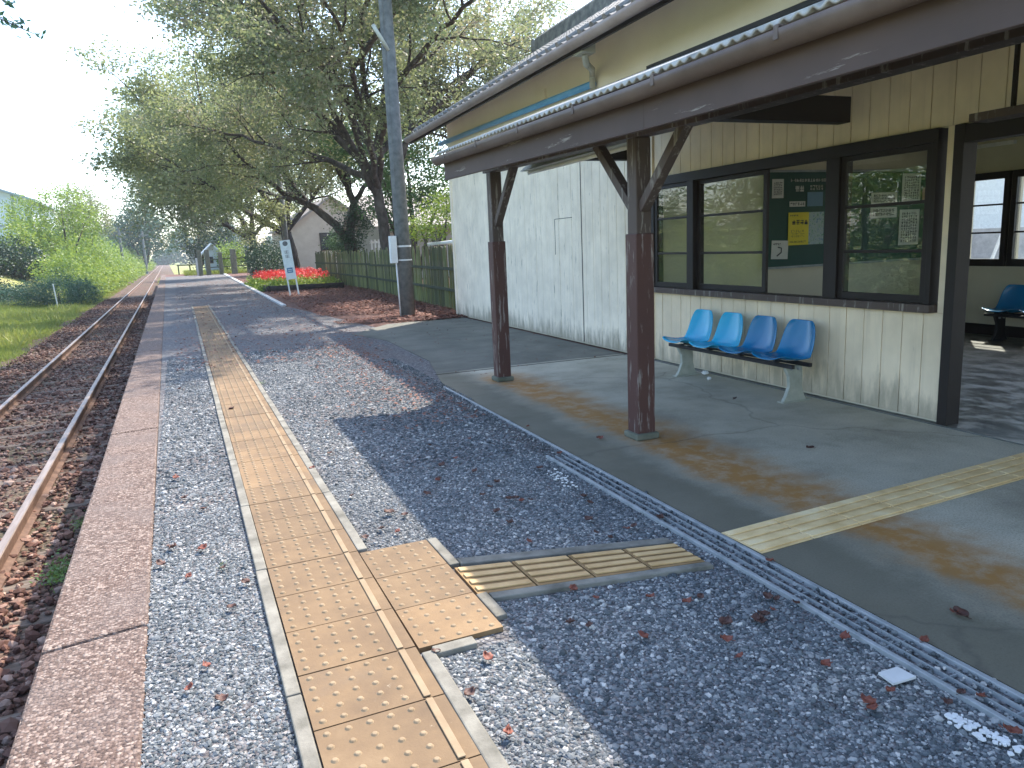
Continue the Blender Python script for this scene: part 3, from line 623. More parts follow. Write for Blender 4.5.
# posts
def post(v):
    g = MB(); u = 2.60; zt = 1.985+cz(v)
    g.box(u-.055, u+.055, v-.055, v+.055, .04, zt)
    p = part(g, 'canopy_post', M['wood_brown'], bevel=.006)
    g = MB(); g.box(u-.066, u+.066, v-.066, v+.066, .035, 1.345); part(g, 'post_sleeve', M['wood_red'], p, bevel=.006)
    g = MB(); P = [(u-.09, v-.09), (u+.09, v-.09), (u+.09, v+.09), (u-.09, v+.09)]; g.box(u-.088, u+.088, v-.088, v+.088, .0, .045); part(g, 'footing', M['post_grey'], p, bevel=.012)
    for s in (-1, 1):
        if v > 6 and s > 0: continue
        g = MB(); g.beam((u, v+s*.05, 1.50), (u, v+s*.53, zt+.03), .06, .065, (1, 0, 0)); part(g, 'brace', M['wood_brown'], p, bevel=.004)
post(4.22); post(6.78); post(.55)
# canopy lamps
def lamp(u, v0, v1, z):
    g = MB(); g.prism([(u-.02, z+.05), (u+.02, z+.05), (u+.08, z), (u-.08, z)], 1, v0, v1); a = part(g, 'strip_lamp', M['lamp_white'])
    g = MB(); g.tube([(u, v0+.03, z-.018), (u, v1-.03, z-.018)], .016, 8); part(g, 'lamp_tube', M['tube'], a, smooth=True)
lamp(3.0, 4.87, 6.9, 2.0)
g = MB(); g.box(4.12, 4.28, 1.9, 3.15, 1.885, 1.93); part(g, 'wooden_lamp_board', M['wood_brown'], bevel=.003)
for v in (2.1, 2.95):
    g = MB(); g.box(4.19, 4.21, v-.01, v+.01, 1.93, 2.8); part(g, 'hanger_rod', M['wood_dark'])

# main roof
E_U, E_Z, RS = 3.80, 3.36, .60; RU = 6.6
def tile_slope(u0, z0, u1, z1, name):
    g = MB(); V0_, V1_ = -3.5, 14.12; rows = []; nc = 16; npt = int((V1_-V0_)/.26*6)
    for i in range(nc):
        for q, dz in ((0, .03), (1, 0)):
            t = (i+q)/nc; row = []
            for k in range(npt+1):
                v = V0_+(V1_-V0_)*k/npt; ph = ((v-V0_)/.26) % 1
                w = .035*math.sin(2*math.pi*ph) if ph < .5 else -.012*math.sin(2*math.pi*(ph-.5))*.8
                row.append((u0+(u1-u0)*t, v, z0+(z1-z0)*t+w+dz))
            rows.append(row)
    g.grid(rows)
    for k in range(67):
        v = V0_+.065+k*.26; sg_ = 1 if u0 < u1 else -1; g.tube([(u0-.02*sg_, v, z0+.035), (u0+.08*sg_, v, z0+.095)], .034, 8)
    return part(g, name, M['tiles'], solid=.02)
RZ = E_Z+(RU-E_U)*RS
ra = tile_slope(E_U, E_Z, RU, RZ, 'tiled_roof'); rb = tile_slope(9.4, E_Z, RU, RZ, 'tiled_roof')
g = MB(); g.prism([(E_U, E_Z-.06), (RU, RZ-.08), (9.4, E_Z-.06), (9.4, E_Z-.02), (RU, RZ-.02), (E_U, E_Z-.02)], 1, -3.4, 14.25); part(g, 'roof_boards', M['upper_wall'])
g = MB(); g.box(RU-.1, RU+.1, -3.5, 14.4, RZ+.0, RZ+.20); g.tube([(RU, -3.5, RZ+.2), (RU, 14.4, RZ+.2)], .09, 8); g.box(RU-.14, RU+.14, 14.38, 14.45, RZ-.1, RZ+.22); part(g, 'roof_ridge', M['tiles'])
g = MB(); g.prism([(4.5, 3.55), (8.7, 3.55), (RU, RZ-.1)], 1, 13.86, 13.93); g.prism([(4.5, 3.55), (8.7, 3.55), (RU, RZ-.1)], 1, -2.93, -2.86); part(g, 'gable_wall', M['upper_wall'])
g = MB(); g.beam((E_U-.01, 14.3, E_Z-.05), (RU, 14.3, RZ-.07), .04, .14); g.beam((9.4, 14.3, E_Z-.05), (RU, 14.3, RZ-.07), .04, .14); part(g, 'barge_board', M['wood_dark'])
g = MB(); g.beam((E_U+.02, -3.4, E_Z-.07), (E_U+.02, 14.25, E_Z-.07), .03, .10); part(g, 'eave_board', M['wood_dark'])
g = MB(); g.box(E_U+.04, 4.47, -3.4, 14.2, E_Z-.10, E_Z-.085); pass
g = MB(); rows = []
for y in (-3.4, 14.15):
    rows.append([(E_U-.065+.062*math.cos(math.pi+math.pi*k/8), y, E_Z-.035+.075*math.sin(math.pi+math.pi*k/8)) for k in range(9)])
g.grid(rows); part(g, 'main_gutter', M['gutter_pale'], smooth=True, solid=.006)

# noticeboard on the partition (hangs on the wall: its own thing)
def bpos(u, v, z=0): x, y = W(u, v); return (x, y, z)
nb = empty('noticeboard', bpos(7.3, 6.98, .93), 'dark green noticeboard seen through the windows, hung on the waiting room wall', 'noticeboard', rz=-TH)
O2 = (7.3, 6.98, .93)
def p2(mb, name, m, parent, **k): o = mb.build(name, m, parent, off=O2, **k); return o
g = MB(); g.box(5.93, 8.60, 6.955, 6.975, .93, 1.985); p2(g, 'board_panel', M['board_green'], nb)
g = MB(); g.box(5.91, 8.61, 6.945, 6.978, .905, .928); g.box(5.91, 8.61, 6.945, 6.978, 1.987, 2.01); p2(g, 'board_frame', M['galv'], nb)
def glyphs(mb, u0, u1, z0, z1, n, rows=1, y=6.935, dense=3):
    for r_ in range(rows):
        for c_ in range(n):
            cw = (u1-u0)/n; ch = (z1-z0)/rows; a = u0+c_*cw; b = z0+r_*ch
            for s in range(dense):
                if random.random() < .5: zz = b+ch*random.uniform(.1, .8); mb.box(a+cw*.1, a+cw*.85, y, y+.002, zz, zz+ch*.13)
                else: xx = a+cw*random.uniform(.1, .75); mb.box(xx, xx+cw*.13, y-.0005, y+.0015, b+ch*.1, b+ch*.9)
def poster(u0, u1, z0, z1, label, m, ink=None, tilt=0):
    t = empty('poster', bpos((u0+u1)/2, 6.95, z0), label, 'poster', 'papers pinned on the green noticeboard', rz=-TH)
    off = ((u0+u1)/2, 6.95, z0)
    g = MB(); g.box(u0, u1, 6.944, 6.947, z0, z1); g.build('sheet', M[m], t, off=off)
    if ink:
        g = MB(); ink(g); g.build('print', M['ink'], t, off=off)
    t.rotation_euler.y = tilt
    return t
T = lambda u0, u1, z0, z1, n, r_: (lambda g: glyphs(g, u0, u1, z0, z1, n, r_, y=6.9415))
poster(6.017, 6.18, 1.70, 1.91, 'white text sheet at the top left corner of the green noticeboard', 'paper', T(6.04, 6.16, 1.73, 1.88, 6, 6))
poster(6.02, 6.26, 1.015, 1.225, 'white sheet with a grey drawing, low on the left of the noticeboard', 'paper', lambda g: (glyphs(g, 6.04, 6.15, 1.17, 1.2, 6, 1, 6.9415), g.tube([(6.10, 6.943, 1.05), (6.16, 6.943, 1.09), (6.16, 6.943, 1.14), (6.11, 6.943, 1.15)], .008, 6)), .04)
yp = poster(6.26, 6.56, 1.165, 1.535, 'bright yellow poster with dark lettering in the middle of the noticeboard', 'paper_yellow', lambda g: (glyphs(g, 6.31, 6.55, 1.39, 1.455, 4, 1, 6.9415, 6), glyphs(g, 6.28, 6.40, 1.49, 1.51, 5, 1, 6.9415), glyphs(g, 6.28, 6.52, 1.19, 1.215, 9, 1, 6.9415), glyphs(g, 6.3, 6.5, 1.25, 1.34, 9, 3, 6.9415, 1)))
poster(6.56, 6.785, 1.165, 1.535, 'blue and green picture poster right beside the yellow poster', 'paper_picture', None)
poster(6.27, 6.50, 1.60, 1.66, 'small white caption strip above the yellow poster', 'paper', T(6.28, 6.49, 1.61, 1.65, 6, 1))
poster(6.53, 6.76, 1.60, 1.76, 'dim blue picture sheet above the picture poster', 'sign_blue', None)
g = MB(); glyphs(g, 6.275, 6.80, 1.872, 1.914, 13, 1, 6.940, 5); glyphs(g, 6.34, 6.48, 1.76, 1.84, 2, 1, 6.940, 6); glyphs(g, 6.56, 6.76, 1.78, 1.84, 5, 2, 6.940, 3)
o = g.build('lettering', M['paper'], nb, off=O2)
poster(6.912, 6.975, 1.40, 1.59, 'narrow white sheet by the window mullion, upper one', 'paper', T(6.92, 6.97, 1.42, 1.57, 3, 7))
poster(6.905, 6.975, 1.145, 1.36, 'narrow white sheet by the window mullion, lower one', 'paper', T(6.912, 6.97, 1.17, 1.34, 3, 7))
poster(7.515, 7.935, 1.60, 1.74, 'wide white sheet above the sash bar, in the last window pane', 'paper', T(7.55, 7.9, 1.62, 1.72, 14, 3))
poster(7.51, 7.94, 1.44, 1.565, 'wide white sheet just below the sash bar, in the last window pane', 'paper', T(7.55, 7.9, 1.46, 1.55, 14, 2))
poster(8.01, 8.32, 1.62, 1.96, 'tall printed timetable sheet at the top of the last pane', 'paper', T(8.04, 8.29, 1.65, 1.93, 7, 9))
poster(7.99, 8.325, 1.10, 1.53, 'tall printed timetable sheet lower in the last pane', 'paper', T(8.02, 8.29, 1.13, 1.5, 7, 10))
poster(8.47, 8.60, 1.02, 1.235, 'small white notice at the lower right of the noticeboard', 'paper', T(8.48, 8.59, 1.05, 1.2, 4, 6))
poster(8.36, 8.59, 1.64, 1.79, 'faded pink poster at the right edge of the noticeboard', 'paper_pink', None)

# ------------------------------------------------------------------ benches
def seat_shell():
    """bucket seat: x across front(-)..back(+), y width, z up; origin at seat centre underside"""
    prof = [(-.215, .028), (-.20, .045), (-.15, .038), (-.08, .018), (0, .008), (.06, .012), (.105, .040), (.135, .10), (.155, .17), (.172, .24), (.186, .295), (.190, .31)]
    wid = [.150, .172, .190, .198, .200, .198, .192, .186, .178, .165, .135, .105]
    rows = []
    for (x, z), w in zip(prof, wid):
        row = []
        for k in range(13):
            t = -1+2*k/12; lift = .030*abs(t)**2.6
            if x > .09: row.append((x-lift*1.25, t*w, z+lift*.1))
            else: row.append((x, t*w, z+lift))
        rows.append(row)
    g = MB(); return g.grid(rows)
def rim(): pass
def make_bench(loc, rz, cols, label, legmat):
    t = empty('seat_bench', loc, label, 'bench', rz=rz)
    L_ = len(cols)*.425
    for k, c in enumerate(cols):
        s = seat_shell().build('seat', M[c], t, smooth=True, solid=.009); s.location = (0, -L_/2+.2125+k*.425, .315)
        ss = s.modifiers.new('smooth', 'SUBSURF'); ss.levels = ss.render_levels = 1
        if c == 'blue_light': s['label'] = 'lighter blue bucket seat'
        if c == 'blue_deep': s['label'] = 'deeper blue bucket seat'
    g = MB(); g.beam((-.10, -L_/2+.02, .297), (-.10, L_/2-.02, .297), .032, .03); g.beam((.07, -L_/2+.02, .297), (.07, L_/2-.02, .297), .032, .03)
    for k in range(len(cols)): y = -L_/2+.2125+k*.425; g.box(-.12, .09, y-.02, y+.02, .312, .322)
    g.build('seat_rail', M['dark_steel'], t, bevel=.003)
    for y in (-L_/2+.13, L_/2-.13):
        pr = [(-.105, .005), (-.075, .05), (-.045, .125), (-.050, .20), (-.095, .285), (.075, .285), (.080, .2), (.078, .125), (.10, .05), (.125, .005)]
        g = MB(); g.prism(pr, 1, y-.018, y+.018); lg = g.build('leg', M[legmat], t, bevel=.004)
        g = MB(); g.box(-.12, .145, y-.035, y+.035, .0, .008); g.build('foot_plate', M[legmat], lg)
        g = MB(); g.tube([(-.04, y-.02, .265), (-.04, y-.035, .265)], .012, 8); g.tube([(.03, y-.02, .265), (.03, y-.035, .265)], .012, 8); g.build('bolt', M['galv'], lg)
    return t
make_bench((*W(4.185, 5.27), 0), -TH, ['blue_deep', 'blue_deep', 'blue_light', 'blue_light'], 'bench of four blue bucket seats on pale legs against the cream wall under the windows', 'bench_leg')
make_bench((*W(8.30, 5.08), 0), -TH, ['blue_deep', 'blue_deep', 'blue_deep', 'blue_deep'], 'bench of deep blue seats on dark legs inside the waiting room, seen through the doorway', 'dark_steel')

# crumpled litter by the bench
def crumple(name, x, y, s, label, cat, m='white_paint', z=.004, flat=.7):
    bm = bmesh.new(); bmesh.ops.create_icosphere(bm, subdivisions=3, radius=s)
    for v in bm.verts:
        k = 1+random.uniform(-.35, .25); v.co = Vector((v.co.x*k*1.3, v.co.y*k, v.co.z*k*flat))
    zmin = min(v.co.z for v in bm.verts)
    for v in bm.verts: v.co.z -= zmin
    me = bpy.data.meshes.new(name); bm.to_mesh(me); bm.free(); me.materials.append(M[m])
    o = bpy.data.objects.new(name, me); COL.objects.link(o); o.location = (x, y, z); o.rotation_euler.z = random.uniform(0, 3); return tag(o, label, cat)
a = G(705, 375); crumple('crumpled_tissue', a[0], a[1], .028, 'crumpled white tissue on the floor behind the bench, the one nearer the wall', 'litter', z=0)
a = G(709, 380); crumple('crumpled_tissue', a[0]-.0, a[1], .020, 'small crumpled white tissue on the floor under the bench, the one nearer the platform', 'litter', z=0)
def flat_patch(name, pts, label, cat, m, z=.011, kind=None):
    P = [G(*p) for p in pts]; c = (sum(p[0] for p in P)/len(P), sum(p[1] for p in P)/len(P)); Q = []
    for p in P: Q.append((p[0], p[1]))
    g = MB(); g.prism(Q, 2, -.003, .004); o = g.build(name, M[m], off=(c[0], c[1], 0)); o.location = (c[0], c[1], z); return tag(o, label, cat, kind=kind)
flat_patch('paper_scrap', [(878, 677), (897, 671), (916, 681), (893, 688)], 'white scrap of card lying on the gravel beside the drain', 'litter', 'paper')
def splat(cx, cy, dx, dy, n, label):
    """spilt white paint: many small irregular flakes on the stones, one patch"""
    g = MB()
    for k in range(n):
        t = random.uniform(-1, 1); px, py = cx+dx*t+random.gauss(0, 3), cy+dy*t+random.gauss(0, 3); x, y = G(px, py); r_ = random.uniform(.003, .011)
        ph = random.uniform(0, 6); q = [(x+r_*random.uniform(.5, 1.2)*math.cos(ph+i*.9), y+r_*random.uniform(.5, 1.2)*math.sin(ph+i*.9)) for i in range(7)]
        z = random.uniform(.008, .012); g.prism(q, 2, z-.004, z)
    c = G(cx, cy); o = g.build('paint_mark', M['white_paint'], off=(c[0], c[1], 0)); o.location = (c[0], c[1], 0); tag(o, label, 'paint mark')
splat(985, 735, 38, 19, 70, 'spilt white paint trail on the gravel beside the drain in the near corner')
splat(563, 481, 12, 6, 45, 'small white paint mark on the gravel beside the start of the drain')

# ------------------------------------------------------------------ fallen leaves: individuals near, a carpet far
def leaf_mesh(seed, m, L_=.05):
    rs = random.Random(seed); n = 7; rows = []
    for i in range(n):
        t = i/(n-1); w = .42*L_*math.sin(math.pi*min(1, t*.93+.05))**.8*(1+rs.uniform(-.15, .15)); row = []
        for k in range(5):
            s = -1+k/2; row.append(((t-.5)*L_, s*w, .012*abs(s)**1.5*rs.uniform(.4, 1.3)+.012*(2*t-1)**2*rs.uniform(.3, 1)+.002))
        rows.append(row)
    g = MB(); g.grid(rows); g.tube([(-.5*L_, 0, .004), (-.75*L_, .003, .010)], .0012, 4)
    o = g.build('fallen_leaf', m, smooth=True, solid=.0012); return o
LK = [leaf_mesh(1, M['dead_red']), leaf_mesh(2, M['dead_brown']), leaf_mesh(3, M['dead_brown'], .06), leaf_mesh(4, M['dead_red'], .042)]
spots = [(172,550),(161,567),(189,579),(204,511),(224,570),(203,551),(246,585),(232,610),(207,669),(190,692),(222,703),(389,515),(405,517),(382,531),(398,534),(436,655),(470,697),(508,737),(438,482),(427,496),(483,497),(496,514),(522,503),(531,502),(583,498),(589,522),(585,534),(596,535),(529,544),(627,531),(634,529),(566,635),(590,629),(596,601),(643,640),(726,643),(713,588),(726,626),(757,622),(763,618),(687,605),(692,602),(573,592),(571,626),(488,661),(773,613),(775,598),(768,600),(777,602),(796,606),(770,564),(800,583),(762,625),(825,668),(872,712),(890,695),(892,710),(868,706),(954,615),(960,617),(924,644),(952,710),(948,706),(1012,736),(961,697),(845,641),(426,427),(456,460),(442,467),(475,473),(439,481),(487,465),(490,489),(497,484),(509,501),(516,500),(537,501),(584,499),(497,514),(528,428),(430,447),(300,430),(312,470),(352,498),(330,455),(365,540),(180,440),(176,480),(185,500),(590,505),(610,540),(640,545),(660,520),(700,600),(650,600),(740,660),(800,690),(540,470),(560,455),(470,440),(510,525),(545,560),(232,410),(270,330),(300,345),(340,380),(370,390),(275,372),(372,412),(400,402),(180,390),(950,668),(980,700),(600,440),(735,400),(810,450),(700,460)]
used = [False]*4
spots = [q for i, q in enumerate(spots) if not (i % 5 == 1 and i > 20)]
for i, (a, b) in enumerate(spots):
    k = random.choice([0, 0, 1, 1, 2, 3]) if b > 560 else random.choice([0, 1, 2, 2])
    x, y = G(a, b)
    if used[k]: o = LK[k].copy(); COL.objects.link(o)
    else: o = LK[k]; used[k] = True
    o.location = (x, y, .010); o.rotation_euler = (random.uniform(-.25, .25), random.uniform(-.25, .25), random.uniform(0, 6.28)); s = random.uniform(.5, .92); o.scale = (s, s, s)
    tag(o, 'curled dry reddish brown leaf fallen singly on the gravel or concrete floor', 'fallen leaf', 'single fallen leaves scattered over the platform')
def litter(n, fx, fy, size, label):
    x, y = fx(n), fy(n)
    C = np.stack([x, y, np.abs(RNG.normal(0, .012, n))+.012], 1)
    V = leaf_quads(C, size, .7, 3.0).reshape(-1, 4, 3); V[:, :, 2] = C[:, None, 2]+(V[:, :, 2]-C[:, None, 2])*.35
    V[:, :, 2] = np.maximum(V[:, :, 2], .003)
    o = np_mesh('fallen_leaves', V, 4, M['dead_leaf']); return tag(o, label, 'leaf litter', kind='stuff')
yy = lambda lo, hi, p=1.0: (lambda n: lo+(hi-lo)*RNG.uniform(0, 1, n)**p)
n = 26000; y = 13.2+30*RNG.uniform(0, 1, n)**1.4; x = RNG.uniform(0, 1, n); x = (2.3+.02*y)+x*(3.0+.025*y)
keep = ~((y < 16.2) & (x < 3.2+.8*np.sin(y*3)) ) ; x, y = x[keep], y[keep]
litter(len(x), lambda n: x, lambda n: y, .075, 'carpet of reddish brown fallen leaves in front of the plank fence')
litter(5200, lambda n: RNG.uniform(-.15, 2.5, n), yy(9.5, 45, 1.2), .05, 'thin scatter of brown fallen leaves on the shaded far gravel')
n = 1500; y = 5.2+6*RNG.uniform(0, 1, n); x = 1.9+.031*y-np.abs(RNG.normal(0, .45, n))
litter(n, lambda n: x, lambda n: y, .036, 'small brown leaf fragments gathered along the gravel near the canopy corner')
n = 260; y = 7+7*RNG.uniform(0, 1, n); x = RNG.uniform(2.3, 4.7, n)
litter(n, lambda n: x, lambda n: y, .032, 'few leaf fragments on the dark concrete beside the white wall')

# ------------------------------------------------------------------ poles, sign, fence, flower bed
def Yp(px, py, y): d = ray(px, py); return (d.x*y/d.y, y, CAM_H+d.z*y/d.y)
up = empty('utility_pole', (4.10, 14.5, 0), 'grey concrete utility pole beside the white wall corner, with two white bands', 'utility pole')
g = MB(); g.tube([(0, 0, -.1), (-.02, 0, 3), (-.05, 0, 9)], [.148, .135, .112], 16); g.build('shaft', M['pole'], up, smooth=True)
g = MB(); g.tube([(0, 0, 1.35), (0, 0, 1.385)], .150, 16, False); g.build('band', M['white_paint'], up); g = MB(); g.tube([(0, 0, 1.09), (0, 0, 1.115)], .150, 16, False); g.build('band', M['white_paint'], up)
g = MB(); g.box(-.30, -.17, -.16, -.03, 1.05, 1.57); g.build('meter_box', M['white_paint'], up, bevel=.01)
g = MB(); g.tube([(-.2, -.12, 1.1), (-.185, -.13, .03)], .014, 8); g.build('conduit', M['white_paint'], up, smooth=True)
g = MB(); g.tube([(-.06, -.1, 4.95), (-.35, -.2, 5.35)], .035, 8); g.build('bracket_arm', M['lamp_white'], up, smooth=True)
g = MB(); g.tube([(-.1, -.1, 1.4), (-.13, -.1, 9)], .012, 6); g.build('cable', M['pole'], up)
p = Yp(288, 266, 34); sp2 = empty('utility_pole', (p[0], 34, 0), 'short dark utility pole standing behind the flower bed', 'utility pole')
g = MB(); g.tube([(0, 0, -.1), (0, 0, 5.0)], [.13, .11], 12); g.build('shaft', M['pole'], sp2, smooth=True)

sg = empty('platform_sign', (3.36, 25, 0), 'narrow white upright sign on two legs beside the red flower bed', 'sign', rz=R(-4))
sg.scale = (1.06, 1.06, 1.03); sg.rotation_euler = (0, R(-5), R(-10))
g = MB(); g.box(-.15, .15, -.012, .012, .50, 1.70); g.build('panel', M['sign_white'], sg, bevel=.008)
for x in (-.125, .125):
    g = MB(); g.box(x-.022, x+.022, .014, .05, 0, .9); g.build('leg', M['sign_white'], sg, bevel=.004)
g = MB(); g.tube([(0, -.0125, 1.6), (0, -.0165, 1.6)], .075, 16); g.build('round_emblem', M['pole'], sg)
g = MB(); g.box(-.085, .085, -.0165, -.0125, .70, .86); bl_ = g.build('blue_square', M['sign_blue'], sg)
g = MB()
for zz in (1.30, 1.17):
    for s in range(3): g.box(-.06, .06, -.0165, -.0125, zz+.035*s, zz+.035*s+.012)
    g.box(-.006, .006, -.0172, -.0124, zz-.01, zz+.09)
g.build('lettering', M['pole'], sg)
g = MB(); 
for s in range(2): g.box(-.055, .055, -.019, -.0168, .74+.05*s, .76+.05*s)
g.build('white_mark', M['sign_white'], bl_)

# plank fence
FA = [Vector((5.20, 13.95)), Vector((5.67, 20.7)), Vector((6.0, 25.4)), Vector((6.1, 37.0))]
fn = empty('plank_fence', (FA[0].x, FA[0].y, 0), 'mossy green fence of tall round topped planks running back from the white wall', 'fence')
planks = []
for a, b in zip(FA[:-1], FA[1:]):
    L_ = (b-a).length; n = int(L_/.205)
    for k in range(n): planks.append((a.lerp(b, (k+.5)/n), (b-a).normalized()))
for i, (c, d) in enumerate(planks[:98]):
    w, h = random.uniform(.075, .088), random.uniform(1.28, 1.40)
    if i % 17 == 4: h -= .12
    pr = [(-w, 0), (w, 0), (w, h-.08), (w*.8, h-.03), (w*.45, h-.005), (0, h), (-w*.45, h-.005), (-w*.8, h-.03), (-w, h-.08)]
    g = MB(); g.prism(pr, 1, -.013, .013); o = g.build('plank', M['fence_wood'], fn); o.location = (c.x-FA[0].x, c.y-FA[0].y, -.01)
    o.rotation_euler = (random.uniform(-.02, .02), random.uniform(-.03, .03), math.atan2(d.y, d.x)+random.uniform(-.12, .12))
if len(planks) > 98:
    g = MB()
    for c, d in planks[98:]: 
        e_ = d*.08; g.beam((c.x-FA[0].x, c.y-FA[0].y, 0), (c.x-FA[0].x, c.y-FA[0].y, random.uniform(1.25, 1.4)), .025, .16, (d.x, d.y, 0))
    tag(g.build('plank', M['fence_wood'], fn), kind='stuff')
for a, b in zip(FA[:-1], FA[1:]):
    for z in (.42, .86):
        g = MB(); n = Vector(((b-a).y, -(b-a).x)).normalized()*-.035
        g.beam((a.x-FA[0].x+n.x, a.y-FA[0].y+n.y, z), (b.x-FA[0].x+n.x, b.y-FA[0].y+n.y, z+random.uniform(-.03, .03)), .035, .06); g.build('fence_rail', M['fence_dark'], fn)
pipe = empty('white_rail', (5.6, 16.5, 1.33), 'white horizontal pipe rail just behind the near end of the plank fence', 'rail')
g = MB(); g.tube([(-.2, -2.2, .10), (.25, 1.9, .07)], .045, 8); g.build('pipe', M['white_paint'], pipe, smooth=True)
g = MB(); g.tube([(-.15, -1.8, .08), (-.15, -1.8, -1.34)], .03, 6); g.tube([(.2, 1.5, .08), (.2, 1.5, -1.34)], .03, 6); g.build('post', M['pole'], pipe)

# far fence posts with rails
posts = [(201, 272, 61, 1.9, .30), (209, 274, 62, 1.9, .34), (222, 274, 62.5, 1.7, .3), (235, 273, 62.5, 1.9, .42), (250, 271, 62.8, 1.75, .36), (265, 268, 63, 1.7, .3)]
fp = empty('post_fence', (2.2, 62.5, 0), 'row of thick old grey posts with thin rails across the platform end', 'fence')
for a, b, yy_, h, w in posts:
    p = Yp(a, b, yy_); g = MB(); g.box(-w/2, w/2, -w/2, w/2, 0, h); o = g.build('post', M['post_grey'], fp, bevel=.04); o.location = (p[0]-2.2, yy_-62.5, -.02)
g = MB(); g.beam((-.4, .1, .55), (5.2, .6, .6), .06, .07); g.build('rail', M['fence_dark'], fp); g = MB(); g.beam((-.4, .1, 1.15), (5.2, .6, 1.2), .06, .07); g.build('rail', M['fence_dark'], fp)

fl = MB(); BA = [(2.95, 30.5), (3.0, 28.6), (5.6, 28.2)]
tagged = empty('flower_bed_edging', (3.0, 28.6, 0), 'dark log edging round the red flower bed', 'edging')
for a, b in zip(BA[:-1], BA[1:]):
    g = MB(); g.tube([(a[0]-3.0, a[1]-28.6, .08), (b[0]-3.0, b[1]-28.6, .08)], .12, 8); g.build('log', M['log'], tagged, smooth=True)
n = 9000; C = np.stack([RNG.uniform(2.7, 5.7, n), RNG.uniform(28.8, 36, n), RNG.uniform(.0, .42, n)**1], 1)
C[:, 2] *= (.7+.5*np.sin(C[:, 0]*4)*np.cos(C[:, 1]*3))
o = np_mesh('bed_plants', leaf_quads(C, .11, .5), 4, M['leaf_bright']); tag(o, 'low green plants filling the flower bed under the red flowers', 'plants', kind='stuff')
n = 5200; C = np.stack([RNG.uniform(2.95, 5.5, n), RNG.uniform(30.2, 35, n), np.zeros(n)], 1); cl = np.floor(C[:, :2]*3.2)
C[:, 2] = .50+.12*np.sin(cl[:, 0]*12.9+cl[:, 1]*7.1)+RNG.normal(0, .05, n)
o = np_mesh('red_spider_lilies', leaf_quads(C, .075, .35), 4, M['petal']); tag(o, 'mass of red spider lilies in bloom behind the white sign', 'flowers', kind='stuff')

# ------------------------------------------------------------------ trees
def tree_mesh(name, base, limbs, label, leafm, seed, xs=1.0, sub=(5, 5), ln=(2.4, 1.1), leaves=110, leaf=.085, spread=.42, group=None, droop=0., trunkn=9, clip=None):
    rng = np.random.default_rng(seed); rs = random.Random(seed)
    t = empty(name, (base[0], base[1], base[2]), label, 'tree', group)
    wood = MB(); tw = MB(); sites = []
    def rnd(s): return Vector((rs.gauss(0, s), rs.gauss(0, s), rs.gauss(0, s)))
    def grow(p, d, L_, r0, lev):
        k = max(3, int(L_/.35)); pts = [p.copy()]; q = p.copy(); dd = d.normalized()
        for i in range(k):
            dd = (dd+rnd(.13)+Vector((0, 0, .03-droop*(i/k)))).normalized(); q = q+dd*(L_/k); pts.append(q.copy())
        rad = [r0*(1-.8*i/k) for i in range(k+1)]
        (wood if lev < 2 else tw).tube(pts, rad, 6 if lev < 2 else 4, False)
        if lev >= 2:
            for pp in pts[1:]: sites.append(pp[:])
            return
        for s in range(sub[lev]):
            i = 1+int((k-1)*(s+rs.random())/sub[lev]); pp = pts[i]; dl = (pts[min(i+1, k)]-pts[i-1]).normalized()
            side = rnd(1).cross(dl).normalized(); nd = (dl*.75+side*.85+Vector((0, 0, -.08*lev))).normalized()
            grow(pp, nd, ln[lev]*rs.uniform(.65, 1.25), rad[i]*.55, lev+1)
    for pts, r0, r1 in limbs:           # hand-placed trunks and main limbs, relative to base
        P = [Vector((p[0]*xs if p[0] < 0 else p[0], p[1], p[2])) for p in pts]; Q = []
        for a, b in zip(P[:-1], P[1:]):
            for i in range(4): Q.append(a.lerp(b, i/4)+(rnd(.035) if i else Vector()))
        Q.append(P[-1]); n = len(Q)
        wood.tube(Q, [r0+(r1-r0)*i/(n-1) for i in range(n)], trunkn, False)
        if r1 < .09:
            for s in range(sub[0]+2):
                i = int(n*.35+(n*.65-1)*(s+rs.random())/(sub[0]+2)); pp = Q[min(i, n-1)]; dl = (Q[min(i+1, n-1)]-Q[max(i-1, 0)]).normalized()
                side = rnd(1).cross(dl).normalized(); nd = (dl*.8+side*.8+Vector((0, 0, .06))).normalized()
                grow(pp, nd, ln[0]*rs.uniform(.7, 1.3), max(.03, (r0+(r1-r0)*i/n)*.5), 1)
            grow(Q[-1], (Q[-1]-Q[-4]), ln[0], r1, 1)
    wood.build('trunk', M['bark'], t, smooth=True); tw.build('twigs', M['bark'], t)
    S = np.array(sites); idx = rng.integers(0, len(S), int(len(S)*leaves)); C = S[idx]+rng.normal(0, spread, (len(idx), 3))*np.array([1, 1, .55])
    if clip: C = C[clip(C)]
    V = leaf_quads(C, leaf, .55, .6, rng); np_mesh('crown', V, 4, M[leafm], t)
    return t, len(C)
